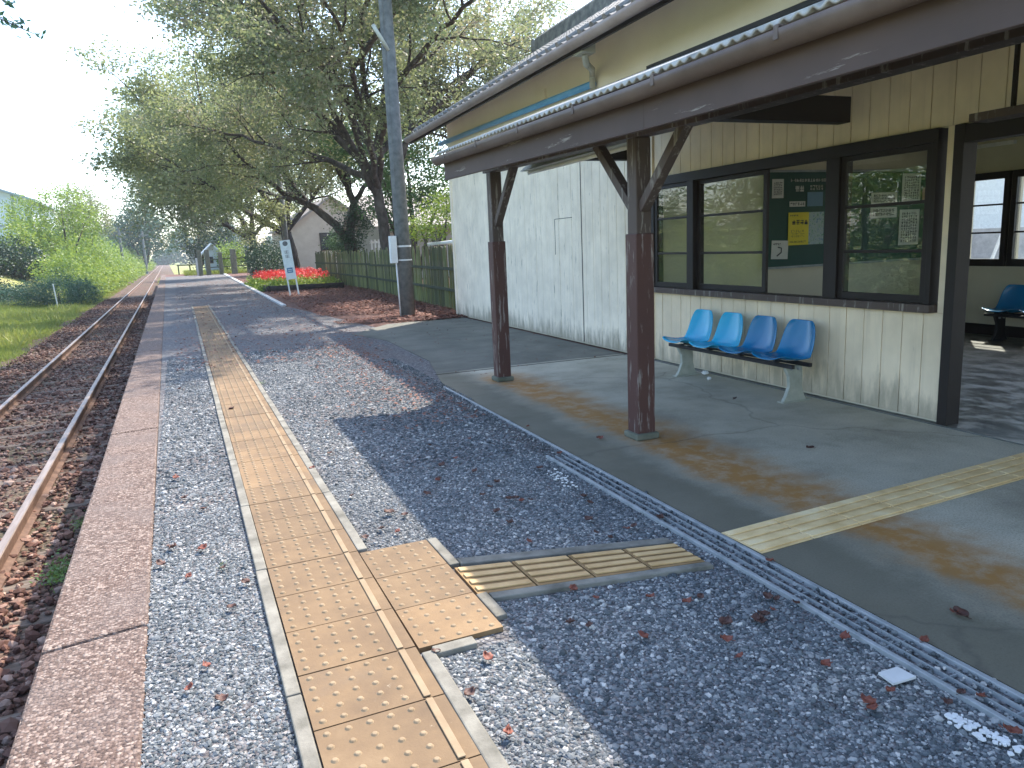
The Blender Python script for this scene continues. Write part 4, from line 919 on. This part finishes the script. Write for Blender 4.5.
# tree A: twin-trunk cherry right behind the fence
a = Yp(385, 240, 22); BASE = (6.15, 23.8, 0)
A = [
 ([(0,0,0),(0,0,1.6),(-.12,0,3.0),(-.05,.1,4.2)], .20, .14),
 ([(-.12,0,3.0),(-1.0,-.6,4.4),(-2.4,-1.2,5.6),(-4.0,-1.8,6.8)], .13, .05),
 ([(-.05,.1,4.2),(-.8,.4,5.6),(-1.8,.6,7.2),(-3.0,.8,8.8)], .13, .05),
 ([(-.1,0,3.4),(-1.4,1.2,4.2),(-2.8,2.2,4.7),(-4.4,3.0,5.2)], .11, .04),
 ([(-.05,.1,4.2),(.2,-.4,6.0),(.5,-.8,8.0),(.6,-1,9.4)], .13, .05),
 ([(-.05,.1,4.2),(1.2,.2,5.4),(2.8,.2,6.6),(4.2,.4,7.4)], .12, .05),
 ([(-.12,0,3.2),(-1.2,-1.8,4.8),(-2.2,-3.2,6.6),(-3.2,-4.0,8.0)], .10, .04),
 ([(.42,-.3,0),(.42,-.3,1.8),(.35,-.2,3.4),(.9,-.4,4.8)], .14, .10),
 ([(.9,-.4,4.8),(2.2,-1.0,6.0),(3.6,-1.6,7.3)], .10, .05),
 ([(.35,-.2,3.4),(.2,-1.4,5.0),(-.2,-2.4,6.6),(-.4,-3.2,8.6)], .10, .04),
 ([(.9,-.4,4.8),(1.3,.8,6.6),(1.9,1.4,8.6)], .10, .05),
 ([(-.1,0,3.4),(-.5,-3,5.3),(-.1,-6,6.1),(.2,-8.3,6.4)], .11, .04),
 ([(-1.9,-5.0,5.6),(-1.3,-7.2,6.4),(-1.5,-9.3,7.1)], .08, .035),
 ([(-1.0,-2.6,4.6),(-1.6,-5.2,6.8),(-1.2,-8.0,7.8)], .08, .035),
 ([(-.1,0,3.2),(-1.0,-2.6,4.6),(-1.9,-5.0,5.6),(-2.6,-7.0,6.0)], .11, .04),
 ([(-1.0,-2.6,4.6),(-2.6,-4.6,5.8),(-4.2,-6.4,6.6)], .09, .04),
 ([(-.1,0,3.6),(-2.4,.4,6.0),(-4.2,.2,8.0),(-5.0,0,9.2)], .11, .04),
 ([(-1.0,-.6,4.4),(-2.8,-2.2,6.6),(-4.2,-3.0,8.2)], .10, .04),
]
tree_mesh('cherry_tree', BASE, A, 'big spreading cherry tree with two dark trunks just behind the fence and utility pole', 'leaf_cherry', 3, xs=.95, ln=(2.1, 1.0), leaves=62, leaf=.10, spread=.24, group='cherry trees behind the fence')
# tree B: leaning cherry
Bl = [
 ([(0,0,0),(0,0,1.2),(-.1,0,1.7)], .32, .26),
 ([(-.1,0,1.7),(-.8,.3,2.5),(-1.7,.6,3.2),(-2.5,.8,4.4)], .18, .12),
 ([(-2.5,.8,4.4),(-3.4,1,5.8),(-4.4,1.2,7.2)], .11, .05),
 ([(-1.7,.6,3.2),(-3.0,0,3.8),(-4.4,-.6,4.8),(-5.4,-1,6)], .11, .04),
 ([(-2.5,.8,4.4),(-2.4,2,5.6),(-3.2,3.4,6.6)], .10, .04),
 ([(-.1,0,1.7),(.2,.2,3.2),(-.2,.4,4.8),(-.6,.8,6.6)], .18, .06),
 ([(.2,.2,3.2),(1.2,.6,4.4),(2.4,1.2,5.6)], .11, .05),
 ([(-.2,.4,4.2),(-1.0,-1,5.2),(-1.8,-2,6.0)], .09, .04),
 ([(-1.7,.6,3.2),(-2.6,2.4,3.6),(-3.8,4.4,4.2)], .09, .04),
]
tree_mesh('cherry_tree', (6.45, 30.0, 0), Bl, 'leaning cherry tree whose thick limb slants left over the plank fence', 'leaf_olive', 5, xs=.9, leaves=70, leaf=.11, spread=.26, group='cherry trees behind the fence')
Cl = [
 ([(0,0,0),(-.1,0,1.5),(-.3,0,2.4)], .34, .26),
 ([(-.3,0,2.4),(-1.8,-.6,3.0),(-3.4,-1.2,4.0),(-5.0,-1.6,5.0)], .18, .05),
 ([(-.3,0,2.4),(-1.2,.6,4.2),(-2.6,1.0,6.2),(-4.2,1.4,7.6)], .18, .05),
 ([(-.3,0,2.4),(0,-.6,4.4),(-.4,-1.2,6.6),(-1.0,-1.8,8.6)], .17, .05),
 ([(-.3,0,2.4),(1.2,.4,4.0),(2.6,.8,5.8)], .14, .05),
 ([(-1.8,-.6,3.0),(-3.0,-2.6,3.6),(-4.6,-4.2,4.4),(-6.2,-5.4,5.2)], .10, .04),
 ([(-1.2,.6,4.2),(-3.0,-.8,5.6),(-5.0,-1.8,6.6),(-6.8,-2.8,7.6)], .10, .04),
 ([(-2.6,1.0,6.2),(-4.6,2,7.2),(-6.4,3,7.6)], .09, .04),
]
tree_mesh('cherry_tree', (5.5, 40, 0), Cl, 'wide olive cherry tree reaching left over the platform behind the red flowers', 'leaf_olive', 9, xs=.84, leaves=68, leaf=.145, spread=.34, ln=(2.8, 1.4), group='cherry trees behind the fence', droop=.02)
tree_mesh('cherry_tree', (5.0, 54, 0), Cl, 'farthest cherry tree, low dark limb beside the far post fence', 'leaf_cherry', 12, xs=.72, leaves=50, leaf=.19, spread=.6, ln=(3.0, 1.5), group='cherry trees behind the fence', droop=.03)
El = [
 ([(0,0,0),(0,0,2),(.1,0,3.6)], .26, .18),
 ([(.1,0,3.6),(-1.2,.2,5.2),(-2.4,.4,7.0),(-3.2,.4,8.8)], .14, .05),
 ([(.1,0,3.6),(.3,0,5.8),(.2,.2,8.4)], .14, .05),
 ([(.1,0,3.6),(1.4,.3,5.2),(2.8,.6,7.2)], .13, .05),
 ([(.1,0,3.6),(-1.4,-1.0,4.6),(-2.6,-1.8,5.8)], .11, .05),
]
tree_mesh('cherry_tree', (10.8, 26.0, 0), El, 'cherry tree showing above the station roof end', 'leaf_olive', 21, leaves=62, leaf=.105, spread=.26, group='cherry trees behind the fence')
# overhanging branch tree, left of the track
Hl = [([(0,0,0),(0,0,3),(.3,-.1,4.4)], .14, .10), ([(.3,-.1,4.4),(1.3,-.1,4.6),(2.15,-.05,4.55)], .05, .02)]
def small_branch():
    bx_, by_ = -4.6, 9.0; t = empty('maple_tree', (bx_, by_, -1.0), 'tree left of the track whose blue green branch tip hangs into the sky corner', 'tree')
    w_ = MB(); w_.tube([(0, 0, 0), (.02, 0, 2.5), (.1, .1, 5.5)], [.13, .11, .08], 8)
    tips = [((-1.02, 9.0, 3.53), 0), ((-1.20, 9.0, 3.80), 1), ((-1.16, 9.05, 3.62), 2)]
    C = []
    for (tx_, ty_, tz_), k in tips:
        q = Vector((tx_-bx_, ty_-by_, tz_+1)); st_ = Vector((.1, .1, 5.2)); mid = st_.lerp(q, .5)+Vector((0, 0, .35))
        w_.tube([st_, mid, st_.lerp(q, .8)+Vector((0, 0, .18)), q], [.05, .03, .012, .004], 6)
        for j in range(5):
            c_ = q.lerp(mid, j*.09); C.append(np.array(c_)+RNG.normal(0, .045, (12, 3))*np.array([1.3, 1, .5]))
    w_.build('trunk', M['bark'], t, smooth=True)
    for (x, y, z) in [(1.4, 0, 5.7), (.8, .1, 5.6), (0, 0, 6), (-.6, .3, 5.6), (.2, .6, 6.4), (-.4, -.4, 6.2), (.6, -.3, 5.2)]: C.append(np.array([x, y, z])+RNG.normal(0, .4, (260, 3)))
    np_mesh('crown', leaf_quads(np.vstack(C), .085, .35), 4, M['leaf_blue'], t)
small_branch()

# shrubs and bushes: leaf clouds
def bush(name, blobs, n, size, m, label, cat='bush', group=None, squash=.6, stem=True, stem_to=None):
    """blobs: (x,y,z,rx,ry,rz) world; base under first blob"""
    b0 = blobs[0]; zb = b0[2]-b0[5]*.9 if stem_to is None else stem_to; t = empty(name, (b0[0], b0[1], zb), label, cat, group)
    vol = np.array([(b[3]*b[4]*b[5])**.67 for b in blobs]); cnt = (n*vol/vol.sum()).astype(int)
    C = np.vstack([sph_blob(b[:3], b[3:], k, .5) for b, k in zip(blobs, cnt)])-np.array([b0[0], b0[1], zb])
    C = C[C[:, 2] > -.05]; C += RNG.normal(0, size*.8, C.shape)
    np_mesh('crown' if cat == 'tree' else 'foliage', leaf_quads(C, size, squash, .5), 4, M[m], t)
    if stem:
        g = MB()
        for b in blobs: g.tube([(0, 0, 0), ((b[0]-b0[0])*.5, (b[1]-b0[1])*.5, max(.1, (b[2]-zb)*.6)), (b[0]-b0[0], b[1]-b0[1], b[2]-zb)], [.05*b0[5]+.02, .03*b0[5]+.015, .015], 6)
        g.build('trunk' if cat == 'tree' else 'stem', M['bark'], t, smooth=True)
    return t
# embankment under the bushes on the far side of the track
g = MB(); rows = []
for y in np.linspace(52, 380, 50):
    w = 1+.25*math.sin(y*.11)
    rows.append([(tx(-4.6, y), y, -1.04), (tx(-6.5, y), y, -.75), (tx(-9.5, y), y, .4*w), (tx(-13, y), y, 1.6*w), (tx(-20, y), y, 2.0*w), (tx(-60, y), y, 1.5)])
g.grid(rows); tag(g.build('embankment', M['terrain'], smooth=True), kind='structure')
zg = lambda x: -.95 if x > -6 else -.75+(-6.5-x)*.38
D = [ # x offset, y, rx, rz, material, label
 (-11.0, 60, 2.4, 1.15, 'leaf_dark', 'dark green bush at the left edge below the pale shed'),
 (-9.3, 62, 1.7, 1.5, 'leaf_dark', 'dark bush standing left of the bright vine mound'),
 (-8.9, 66, 2.2, 3.0, 'leaf_bright', 'tallest bright green vine covered bush on the embankment'),
 (-7.6, 72, 2.0, 2.6, 'leaf_bright', 'bright vine covered bush just right of the tallest one'),
 (-9.7, 78, 1.6, 3.0, 'leaf_mid', 'mid green bush behind the tallest vine mound'),
 (-6.8, 84, 2.0, 2.4, 'leaf_bright', 'bright vine bush halfway along the embankment'),
 (-9.4, 90, 2.6, 3.6, 'leaf_mid', 'tall mid green bush behind the embankment vines'),
 (-6.6, 98, 2.2, 2.2, 'leaf_bright', 'bright vine bush nearer the far bend of the track'),
 (-8.9, 108, 2.8, 3.2, 'leaf_bright', 'large rounded vine bush beyond the halfway point'),
 (-6.8, 118, 2.4, 2.2, 'leaf_bright', 'low vine bush beside the distant track'),
 (-8.8, 132, 3.0, 3.0, 'leaf_mid', 'distant mid green bush on the embankment'),
 (-7.0, 148, 2.8, 2.4, 'leaf_bright', 'distant pale vine bush near the vanishing track'),
 (-8.6, 168, 3.4, 3.2, 'leaf_mid', 'very distant rounded bush left of the track'),
 (-7.2, 196, 3.4, 2.8, 'leaf_bright', 'farthest vine bush where the track vanishes')]
for i, (x, y, rx, rz, m_, lb) in enumerate(D):
    X = tx(x, y); z0 = zg(x)
    bl = [(X, y, z0+rz*.8, rx, rx*1.5, rz)]
    for k in range(4): bl.append((X+random.uniform(-1.1, 1.1)*rx*.8, y+random.uniform(-1.6, 1.6)*rx, z0+rz*random.uniform(.3, 1.1), rx*.62, rx*.8, rz*random.uniform(.4, .62)))
    bush('vine_bush' if m_ == 'leaf_bright' else 'bush', bl, 6500, .13+.0010*y, m_, lb, 'bush', 'bushes on the embankment', stem_to=z0-.1)
for i, (xx, y) in enumerate([(-5.6, 57), (-5.4, 64), (-5.5, 71), (-5.2, 79), (-5.4, 88), (-5.2, 99), (-5.3, 112), (-5.2, 127), (-5.3, 145), (-5.2, 168), (-5.2, 200)]):
    X = tx(xx+.55, y); rz = [1.0, 1.3, 1.05, 1.25, 1.1][i % 5]*(1+y*.002)
    bush('vine_bush', [(X, y, -.95+rz*.6, 1.1+y*.006, 3.4+y*.03, rz), (X-1.5, y+2, -.2+rz*.9, 1.4, 3.4+y*.03, rz*1.25)], 5600, .12+.001*y, 'leaf_bright',
         'low bright vine hummock beside the track, ' + ['nearest, just behind the dark shrub', 'second from the shrub', 'third from the shrub', 'fourth from the shrub', 'fifth from the shrub', 'sixth from the shrub', 'seventh from the shrub', 'fourth from the far end', 'third from the far end', 'second from the far end', 'smallest, at the far end'][i], 'bush', 'low vine hummocks along the track', stem=False, stem_to=-1.0)
bush('camellia_tree', [(8.2, 27.5, 3.9, 1.7, 1.5, 1.5), (7.2, 26.5, 2.9, 1.0, 1.0, 1.0), (9.6, 28, 3.4, 1.2, 1.2, 1.1), (8.4, 28.5, 5.4, 1.6, 1.4, 1.2), (6.6, 25.8, 4.1, 1.1, 1.0, 1.0), (5.6, 26, 4.9, 1.0, 1.0, .8)], 12000, .12, 'leaf_mid', 'dense dark green tree between the cherry trunks and the station wall', 'tree', stem_to=0)
# light airy tree tops over the bushes
p = Yp(62, 215, 68); bush('young_tree', [(p[0], 68, p[2]+.6, 2.0, 2.0, 1.9), (p[0]-2.6, 68.5, p[2]+.2, 1.5, 1.6, 1.5), (p[0]+1.4, 69, p[2]-.6, 1.5, 1.6, 1.6)], 5200, .18, 'leaf_bright', 'feathery light green young tree rising in front of the pale shed', 'tree', stem_to=.5)
p = Yp(80, 205, 82); bush('round_tree', [(p[0], 82, p[2]+.4, 1.6, 1.6, 1.5), (p[0]+1.3, 82, p[2]-1.2, 1.6, 1.6, 1.9), (p[0]-1.0, 83, p[2]-1.4, 1.7, 1.7, 1.7)], 6500, .19, 'leaf_cherry', 'dusky rounded tree crown just right of the shed behind the vines', 'tree', stem_to=.5)
# mounded shrub by the grass
bush('broom_shrub', [(tx(-5.5, 47), 47, -.2, 1.7, 1.6, 1.1), (tx(-7.0, 47), 47, -.35, 1.4, 1.4, .9), (tx(-4.4, 48.5), 48.5, -.4, 1.0, 1.2, .85)], 17000, .12, 'leaf_blue', 'low feathery dark green shrub beside the track with a white stake in front', 'shrub', squash=.25, stem_to=-1.02)
p = Yp(38, 292, 33) ; 
o = MB().tube([(0, 0, 0), (-.05, 0, .95)], .022, 6).build('marker_stake', M['white_paint']); o.scale = (1.4, 1.4, 1.4); o.location = (tx(-5.3, 44.4), 44.4, -1.0); tag(o, 'thin white marker stake standing before the low shrub', 'stake')
# bushes out of view on the left whose reflection the windows show
for k, (x, y) in enumerate([(-7.5, 15), (-8.5, 21), (-9.5, 28), (-11.5, 37), (-12.5, 46), (-12, 25)]):
    z0 = -.95; rz = [1.0, 1.5, 1.1, 1.6, 1.3, 2.2][k]
    bush('bush', [(x, y, z0+rz*.7, 1.7, 2.4, rz)]+[(x+random.uniform(-1, 1), y+random.uniform(-2, 2), z0+rz*.5, 1.1, 1.3, rz*.6) for _ in range(2)], 5500, .12, ['leaf_mid', 'leaf_bright'][k % 2],
         ['squat green bush across the track nearest the camera side', 'bright leafy bush across the track second from the near end', 'lower green bush before the shrub with the stake', 'bright tall bush behind the low shrub', 'green bush at the left picture edge in front of the dark bush', 'bright bush farther up the near embankment'][k], 'bush', 'bushes on the near embankment')
for k, (x, y, h) in enumerate([(-9.5, 13, 5.2), (-10.5, 19, 6.0), (-10, 9, 4.8), (-13.5, 27, 6.2)]):
    bush('field_tree', [(x, y, h-2.6, 1.9, 2.4, 1.7), (x+.9, y+1.4, h-3.4, 1.4, 1.6, 1.3), (x-.6, y-1.6, h-3.2, 1.5, 1.6, 1.3), (x+.4, y, h-1.2, 1.3, 1.5, 1.1)], 7000, .14, ['leaf_mid', 'leaf_bright', 'leaf_mid', 'leaf_olive'][k],
         ['leafy tree across the track opposite the white wall, second from the near end', 'bright leafy tree across the track, third from the near end', 'leafy tree across the track nearest the camera', 'olive leafy tree across the track, farthest of the near four'][k], 'tree', 'trees across the track', stem_to=-1.0)
for k, (x, y) in enumerate([(-12.5, 17), (-13, 23), (-14, 31), (-14.5, 38)]):
    bush('hedge_tree', [(x, y, 1.6, 1.9, 3.6, 2.6), (x+.7, y+2, .6, 1.5, 2.4, 1.6), (x-.3, y-2, 2.6, 1.5, 2.2, 1.8)], 7000, .16, ['leaf_mid', 'leaf_bright', 'leaf_bright', 'leaf_mid'][k], 'leafy hedge tree in the back row across the track, ' + ['nearest of the row', 'second of the row', 'third of the row', 'last of the row'][k], 'tree', 'hedge trees in the back row', stem_to=-1.0)
bush('bush', [(-11.2, 50, .2, 2.2, 2.2, 1.5), (-9.6, 51, -.2, 1.3, 1.4, .9), (-12.5, 47, .2, 1.6, 2, 1.5)], 9000, .14, 'leaf_dark', 'dark low bush at the left picture edge beside the feathery shrub', 'bush', stem_to=-1.0)
# far trees
bush('far_tree', [(Yp(140, 225, 150)[0], 150, 8.0, 4.2, 4, 4.4), (Yp(152, 225, 150)[0], 152, 5.6, 4, 4, 4.2), (Yp(127, 232, 150)[0], 150, 5.4, 3.6, 3.6, 3.6)], 11000, .42, 'leaf_blue', 'large distant dark tree left of where the track vanishes', 'tree', stem_to=-.5)
bush('far_tree', [(Yp(102, 235, 170)[0], 170, 5.5, 5, 4, 3.2), (Yp(112, 236, 170)[0], 172, 5.0, 4, 4, 3.2)], 5000, .45, 'leaf_blue', 'low distant tree between the dusky crown and the large distant tree', 'tree', stem_to=-.5)
bush('cedar_tree', [(2.0, 88, 3.6, 2.0, 2.2, 3.4), (3.9, 86, 3.2, 1.9, 2.2, 3.2), (3.1, 90, 6.0, 1.7, 1.8, 2.2), (5.6, 84, 3.6, 2.2, 2.4, 3.4)], 14000, .20, 'leaf_dark', 'dark evergreen clump behind the far post fence', 'tree', stem_to=0)
bush('hedge_bush', [(4.2, 66, 1.2, 1.3, 1.2, 1.3), (3.2, 68, .9, 1.0, 1.0, 1.0)], 4200, .15, 'leaf_bright', 'sunlit yellow green bush behind the far post fence', 'bush', stem_to=0)
bush('hedge_bush', [(5.0, 48, 1.1, 1.1, 2.4, 1.2), (5.0, 52, 1.1, 1.1, 2.2, 1.4), (5.1, 44, 1.0, .9, 2, 1.0)], 9000, .11, 'leaf_dark', 'dark shady bush under the far cherry limb', 'bush', stem_to=0)
bush('clipped_shrub', [(Yp(338, 240, 40)[0], 40, 1.75, .75, .8, .75), (Yp(347, 243, 40)[0], 40, 1.4, .7, .7, .7)], 5000, .08, 'leaf_mid', 'round clipped shrub in front of the cream gabled house', 'shrub', stem_to=0)
bush('trunk_ivy', [(6.45, 29.8, 2.2, .8, .6, .8), (6.95, 29.7, 2.8, .6, .6, .6), (6.35, 29.7, 1.6, .5, .5, .5)], 3600, .08, 'leaf_dark', 'dark leafy growth round the base of the leaning cherry tree', 'ivy', stem=False, stem_to=.8)
bush('maple_sapling', [(5.9, 17.6, 1.9, .6, .7, .45), (5.3, 17.2, 1.75, .4, .5, .3), (6.2, 17.8, 2.35, .6, .7, .35)], 2400, .07, 'leaf_bright', 'bright green low leafy spray between the pole and the white wall', 'sapling', stem_to=0)
# far wood
n = 34000; t_ = RNG.uniform(0, 1, n); X = RNG.uniform(-130, 130, n); Y = 330+RNG.uniform(0, 30, n)
Hh = 9+5*np.sin(X*.09)+3*np.sin(X*.31+1)+2*np.sin(X*.7); C = np.stack([X, Y, Hh*RNG.uniform(0, 1, n)**.7-1], 1)
tag(np_mesh('distant_wood', leaf_quads(C, 1.5, .7), 4, M['leaf_blue']), 'hazy belt of woodland on the horizon', 'wood', kind='stuff')
n = 16000; X = RNG.uniform(-150, -12, n); Y = 190+RNG.uniform(0, 14, n); Hh = 7+2*np.sin(X*.2)
C = np.stack([X, Y, Hh*RNG.uniform(0, 1, n)**.7-1], 1); tag(np_mesh('distant_wood', leaf_quads(C, 1.1, .7), 4, M['leaf_mid']), 'green belt of trees beyond the shed on the left', 'wood', kind='stuff')
# grass
def grass(name, X, Y, Z_, h, label):
    n = len(X); a = RNG.uniform(0, 6.28, n); w = h*.10*RNG.uniform(.7, 1.3, n); hh = h*RNG.uniform(.5, 1.3, n)
    dx, dy = np.cos(a)*w, np.sin(a)*w; lx, ly = RNG.normal(0, .35, n)*hh, RNG.normal(0, .35, n)*hh
    V = np.stack([np.stack([X-dx, Y-dy, Z_], 1), np.stack([X+dx, Y+dy, Z_], 1), np.stack([X+lx, Y+ly, Z_+hh], 1)], 1)
    return tag(np_mesh(name, V, 3, M['grass']), label, 'grass', kind='stuff')
n = 130000; y = 12+70*RNG.uniform(0, 1, n)**1.3; edge = -3.9-.0105*y+.25*np.sin(y*.9)+.15*np.sin(y*2.3); x = edge-np.abs(RNG.normal(0, 4.0, n))
grass('grass_verge', x, y, np.full(n, -1.03)+np.clip((-6-x)*.1, 0, .3), .16, 'yellow green grass verge left of the railway track')
n = 26000; y = 13+45*RNG.uniform(0, 1, n)**1.2; x = -4.0-.0105*y-np.abs(RNG.normal(0, 3.6, n)); k_ = (np.sin(x*2.3+y*.9)+np.sin(x*1.1-y*1.7)+RNG.normal(0, .5, n)) > .75
grass('rough_grass', x[k_], y[k_], np.full(k_.sum(), -1.02), .34, 'taller rough tufts standing in the grass verge')
n = 5000; y = 8+70*RNG.uniform(0, 1, n); x = -3.5-.0105*y-np.abs(RNG.normal(0, .5, n)); grass('track_weeds', x, y, np.full(n, -.95), .09, 'sparse low weeds growing on the left ballast shoulder')
n = 15000; x = RNG.uniform(-1.5, 4, n); y = RNG.uniform(72.5, 95, n); grass('grass_verge', x, y, np.full(n, -1.0), .5, 'sunlit long grass past the far end of the platform')
n = 8000; x = RNG.uniform(.5, 5.5, n); y = RNG.uniform(63.5, 71, n); grass('grass_verge', x, y, np.full(n, 0.0), .3, 'bright grass patch behind the far post fence')
# weeds by the platform edge
def weed(px, py, z, n, s, label, name='weed_clump'):
    x, y = G(px, py, z); C = RNG.normal(0, 1, (n, 3))*np.array([s*.45, s, s*.4]); C[:, 2] = np.abs(C[:, 2])
    o = np_mesh(name, leaf_quads(C, s*.28, .45, 1.2), 4, M['leaf_weed']); o.location = (x, y, z); return tag(o, label, 'weed', 'weeds along the platform')
weed(60, 575, -.86, 420, .11, 'green weed clump against the platform wall in the foreground'); weed(80, 525, -.86, 160, .07, 'smaller weed clump against the platform wall, farther along')
weed(222, 568, .0, 60, .022, 'small weed with a red leaf beside the tactile path'); weed(249, 582, .0, 30, .014, 'tiny weed sprouting against the path border')
weed(262, 384, .0, 50, .04, 'tiny weed on the far gravel left of the path edge'); weed(256, 548, .012, 14, .012, 'tiny sprig growing in the path tile joint')

# ------------------------------------------------------------------ neighbouring buildings and things
def house(name, x0, x1, y0, y1, h, ridge, axis, mw, mr, label, over=.4, windows=()):
    t = empty(name, ((x0+x1)/2, (y0+y1)/2, 0), label, 'house'); c = ((x0+x1)/2, (y0+y1)/2, 0)
    g = MB(); g.box(x0, x1, y0, y1, -.2, h)
    if axis == 'y': g.prism([(x0, h+.001), (x1, h+.001), ((x0+x1)/2, ridge)], 1, y0, y1)
    else: g.prism([(y0, h+.001), (y1, h+.001), ((y0+y1)/2, ridge)], 0, x0, x1)
    g.build('wall', mw, t, off=c)
    g = MB()
    if axis == 'y':
        m_ = (x0+x1)/2; s = (ridge-h)/(m_-x0); e = over*s
        for sgn, xe in ((-1, x0-over), (1, x1+over)):
            g.prism([(xe, h-e+.02), (m_, ridge+.02), (m_, ridge+.16), (xe, h-e+.16)], 1, y0-over, y1+over)
    else:
        m_ = (y0+y1)/2; s = (ridge-h)/(m_-y0); e = over*s
        for ye in (y0-over, y1+over): g.prism([(ye, h-e+.02), (m_, ridge+.02), (m_, ridge+.16), (ye, h-e+.16)], 0, x0-over, x1+over)
    g.build('roof', mr, t, off=c)
    for (a, b, z0, z1) in windows:
        g = MB(); g.box(a-.07, b+.07, y0-.05, y0-.002, z0-.07, z1+.07); w_ = g.build('window', M['wood_dark'], t, off=c)
        g = MB(); g.box(a, b, y0-.055, y0-.052, z0, z1); g.build('pane', M['glass_dark'], w_, off=c)
    return t
house('gabled_house', 6.6, 11.6, 48, 58, 2.9, 4.6, 'y', M['house_cream'], M['house_roof'], 'cream house with a gabled front behind the cherry trees', .25, [(8.35, 9.9, 1.5, 2.45)])
house('grey_house', 8.6, 15.5, 33, 39, 2.45, 3.7, 'x', M['house_grey'], M['house_roof'], 'grey house with low eaves behind the plank fence near the white wall', .7, [(10.75, 11.25, 1.45, 2.0), (9.1, 9.9, .9, 2.1)])
t = empty('white_railing', (8.0, 31, 0), 'short white slatted railing behind the fence between the two trunks', 'railing'); g = MB()
for k in range(9): g.box(-.6+k*.15, -.54+k*.15, -.02, .02, .9, 1.75)
g.build('slats', M['white_paint'], t); g = MB(); g.box(-.65, .75, .02, .05, 1.0, 1.08); g.box(-.65, .75, .02, .05, 1.6, 1.68); g.box(-.6, -.54, .02, .05, 0, .9); g.build('frame', M['white_paint'], t)
house('small_hut', 2.15, 3.3, 66.5, 68.5, 1.75, 2.3, 'y', M['shed_wall'], M['shed_wall'], 'small pale roofed hut behind the far post fence', .35, [(2.3, 2.7, .9, 1.3)])
# pale shed on the left
t = empty('metal_shed', (-16.3, 80, .6), 'pale blue metal shed rising behind the bushes at the left edge', 'shed')
g = MB(); g.box(-8, 5.8, -6, 8, 0, 6.0); g.prism([(-8, 6.0), (5.8, 6.0), (-1.1, 8.6)], 1, -6, 8); g.build('wall', M['shed_wall'], t)
g = MB()
for x in (-6, -3.4, -.8, 1.8, 3.2, 4.6, 5.75): g.box(x-.09, x+.09, -6.06, -6.01, 0, 6.0+max(0, 2.6*(1-abs(x+1.1)/6.9)))
g.box(-8, 5.8, -6.055, -6.01, 3.9, 4.05); g.build('steel_frame', M['shed_band'], t)
g = MB(); g.prism([(-8.4, 5.85), (-1.1, 8.62), (-1.1, 8.8), (-8.4, 6.03)], 1, -6.6, 8.5); g.prism([(6.3, 5.82), (-1.1, 8.62), (-1.1, 8.8), (6.3, 6.0)], 1, -6.6, 8.5); g.build('roof', M['shed_band'], t)
# far utility poles and their wires
PL = []
for (px, y, lab) in ((120, 112, 'distant bare utility pole before the large far tree, left one'), (143, 135, 'distant twin utility pole before the large far tree, right one'), (61, 90, 'distant pale pole beside the dusky crown')):
    p = Yp(px, 240, y); h = {120: 6.6, 143: 6.8, 61: 6}[px]; t = empty('utility_pole', (p[0], y, -.9), lab, 'utility pole'); g = MB(); g.tube([(0, 0, 0), (0, 0, h)], [.2, .14], 8)
    g.build('shaft', M['pole'], t); g = MB(); g.box(-.9, .9, -.06, .06, h-.7, h-.6); g.build('crossarm', M['pole'], t); PL.append((p[0], y, h-.9-.6))
g = MB()
for (a, b) in ((PL[0], PL[1]), (PL[0], PL[2])):
    for dx in (-.8, .8):
        pts = [Vector((a[0]+dx, a[1], a[2])).lerp(Vector((b[0]+dx, b[1], b[2])), k/8)-Vector((0, 0, .5*math.sin(math.pi*k/8))) for k in range(9)]; g.tube(pts, .012, 4)
tag(g.build('power_lines', M['dark_steel']), 'thin power lines sagging between the distant utility poles', 'wires')
# low wooden barrier at the platform's far end
p = Yp(197, 272, 66); t = empty('low_barrier', (.3, 70, 0), 'low dark rail barrier on the grass at the platform end', 'barrier'); g = MB(); g.beam((-.3, 0, .75), (1.6, -.4, .75), .06, .08); g.build('rail', M['fence_dark'], t)
for x in (-.2, .7, 1.5):
    g = MB(); g.box(x-.05, x+.05, -.2*x-.05, -.2*x+.05, 0, .76); g.build('post', M['fence_dark'], t)
o = MB().box(-.09, .09, -.09, .09, 0, 1.3).build('marker_post', M['kerb'], bevel=.02); o.location = (1.45, 63.5, 0); tag(o, 'short white marker post just left of the thick grey fence posts', 'post')
# seen through the back windows
house('yard_house', 22, 34, 16, 34, 3.0, 5.2, 'y', M['white_paint'], M['house_roof'], 'pale house across the yard seen through the back windows', .5)
t = empty('yard_wall', (20, 12, 0), 'low pale block wall across the yard seen through the back windows', 'wall'); g = MB(); g.box(-.1, .1, -9, 16, 0, 1.2); g.build('blocks', M['kerb'], t)
t = empty('leaning_pole', (*W(14.0, 10.2), 0), 'white pole leaning on an orange foot in the yard behind the windows', 'pole'); g = MB(); g.tube([(0, 0, .15), (.45, -.3, 1.9)], .03, 8); g.build('shaft', M['white_paint'], t)
g = MB(); g.tube([(0, 0, 0), (0, 0, .05), (.02, 0, .35)], [.22, .16, .05], 12); g.build('foot', M['orange'], t)

# air: a closed box of thin haze round the camera and the scene
g = MB(); g.box(-330, 330, -60, 480, -2.2, 40)
hm = bpy.data.materials.new('haze air'); hm.use_nodes = True; hn = hm.node_tree; hn.nodes.clear()
ho = hn.nodes.new('ShaderNodeOutputMaterial'); hv = hn.nodes.new('ShaderNodeVolumePrincipled'); hv.inputs['Color'].default_value = (.86, .93, 1, 1); hv.inputs['Density'].default_value = .0006
hv.inputs['Anisotropy'].default_value = .35
hn.links.new(hv.outputs[0], ho.inputs['Volume'])
tag(g.build('haze', hm), 'thin pale summer haze filling the air', 'haze', kind='stuff')
